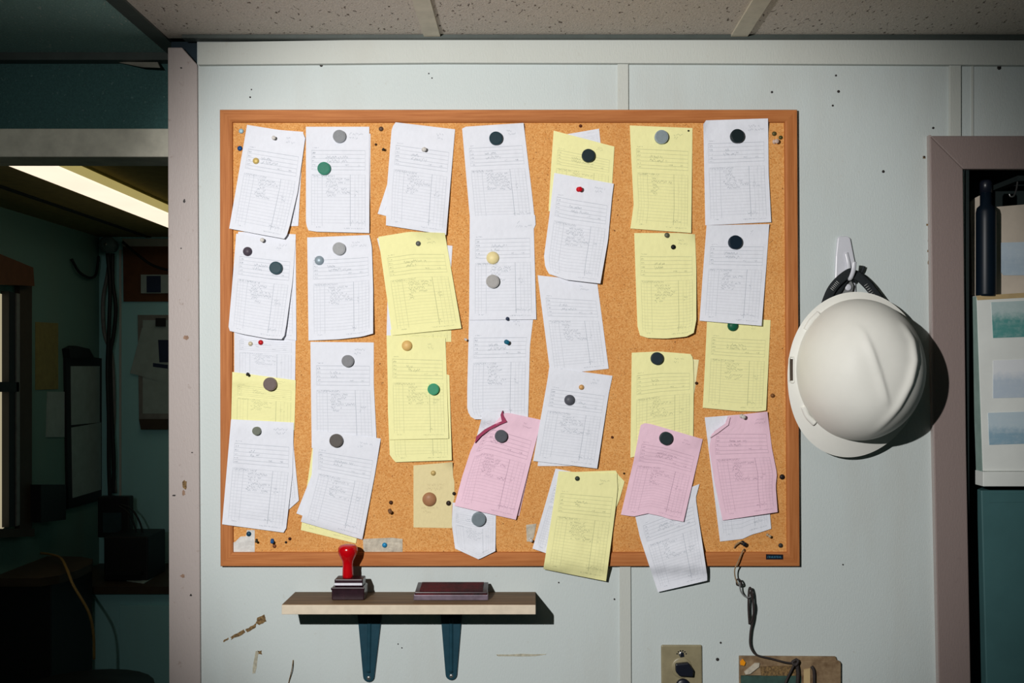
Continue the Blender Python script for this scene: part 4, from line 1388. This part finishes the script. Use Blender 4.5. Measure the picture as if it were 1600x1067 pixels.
zd = WD(0, 868, 4.0).z
dk = thing('desk', 'dark desk with rounded end under the far window', 'desk', (-1.75, 1.9, 0))
pts = [(-1.94, 1.78), (-1.76, 1.78), (-1.715, 1.83), (-1.69, 1.92), (-1.695, 2.05), (-1.73, 2.14), (-1.80, 2.19), (-1.94, 2.20)]
MB().hexa([(x, y, zd) for x, y in pts], [(x, y, zd - .03) for x, y in pts]).build('desktop', 'desk', dk)
B(-1.94, -1.74, 1.82, 2.16, .04, zd - .03).build('pedestal', 'dark', dk, bevel=.003)
B(-1.93, -1.75, 1.83, 2.15, 0, .04).build('plinth', 'dark', dk)
zs = WD(0, 900, 4.2).z
fd = thing('far_cabinet', 'low pale cabinet against the far wall', 'cabinet', (-1.3, YB - .2, 0))
B(-1.935, XW - .06, YB - .45, YB - .004, 0, zs - .03).build('body', 'rwall', fd, bevel=.002)
B(-1.938, XW - .055, YB - .48, YB - .004, zs - .03, zs).build('top', 'desk', fd)
B(-1.66, -1.2, YB - .462, YB - .449, zs - .42, zs - .08).build('door', 'rwall', fd, bevel=.002)
pb = thing('printer', 'black printer standing on the far cabinet', 'printer', WD(195, 900, 4.1))
p = WD(162, 898, 4.10)
p2 = WD(231, 838, 4.10)
B(p.x, p2.x, p.y, p.y + .2, zs, p2.z).build('body', 'dark', pb, bevel=.006)
B(p.x + .02, p2.x - .02, p.y - .03, p.y + .02, zs + .03, zs + .045).build('tray', 'dark', pb)
mo = thing('small_monitor', 'small monitor with a dull screen behind the black printer', 'monitor', WD(175, 838, 4.25))
p, p2 = WD(152, 840, 4.3), WD(202, 776, 4.3)
B(p.x, p2.x, p.y, p.y + .05, p.z, p2.z).build('case', 'dark', mo, bevel=.006)
q, q2 = WD(161, 832, 4.3), WD(190, 801, 4.3)
B(q.x, q2.x, p.y - .002, p.y + .002, q.z, q2.z).build('screen', mat('dull_screen', (52, 76, 82), .3), mo)
B(p.x + .03, p2.x - .03, p.y, p.y + .05, zs, p.z + .005).build('stand', 'dark', mo)
for k, pts in enumerate(([(188, 788), (205, 795), (218, 815), (224, 838)], [(185, 790), (200, 800), (210, 820), (214, 838)])):
    o = MB().tube([WD(x, y, 4.2) for x, y in pts], .004).build('lead', 'dark')
    tag(o, ('higher of two thin leads arching from small monitor to printer', 'lower of two thin leads arching from small monitor to printer')[k], 'cable', 'leads behind the printer')
o = MB().tube([WD(62, 864, 3.95), WD(78, 866, 3.9), WD(95, 872, 3.82), WD(105, 890, 3.60), WD(115, 915, 3.5), WD(138, 955, 3.45), WD(146, 990, 3.45), WD(147, 1030, 3.45)], .005).build('cable', 'tan')
tag(o, 'tan cable drooping over the rounded edge of the far desk', 'cable')
ch = thing('office_chair', 'black office chair in front of the far desk', 'chair', (-1.48, 1.5, 0))
MB().lathe([(.03, .45), (.20, .46), (.23, .50), (.22, .54), (.05, .55)], (-1.48, 1.5, 0), (0, 0, 1), n=24).build('seat', 'dark', ch)
MB().lathe([(.028, .08), (.028, .46)], (-1.48, 1.5, 0), (0, 0, 1), n=14).build('column', 'dark', ch)
for k in range(5):
    a = k * 2 * math.pi / 5 + .3
    MB().tube([(-1.48, 1.5, .10), (-1.48 + .15 * math.cos(a), 1.5 + .15 * math.sin(a), .08), (-1.48 + .26 * math.cos(a), 1.5 + .26 * math.sin(a), .02)], .018).build('leg', 'dark', ch)
pp = [WD(198, 905, 4.10), WD(225, 908, 4.05), WD(255, 878, 4.3), WD(225, 875, 4.3)]
o = MB().hexa([(q.x, q.y, zs + .003) for q in pp], [(q.x, q.y, zs) for q in pp]).build('paper_pile', 'dpaper')
tag(o, 'loose papers lying on the far cabinet beside the printer', 'papers')

for o in bpy.data.objects:
    if o.parent is None and 'label' in o and not 4 <= len(o['label'].split()) <= 16:
        print('LABEL LENGTH', len(o['label'].split()), o['label'])
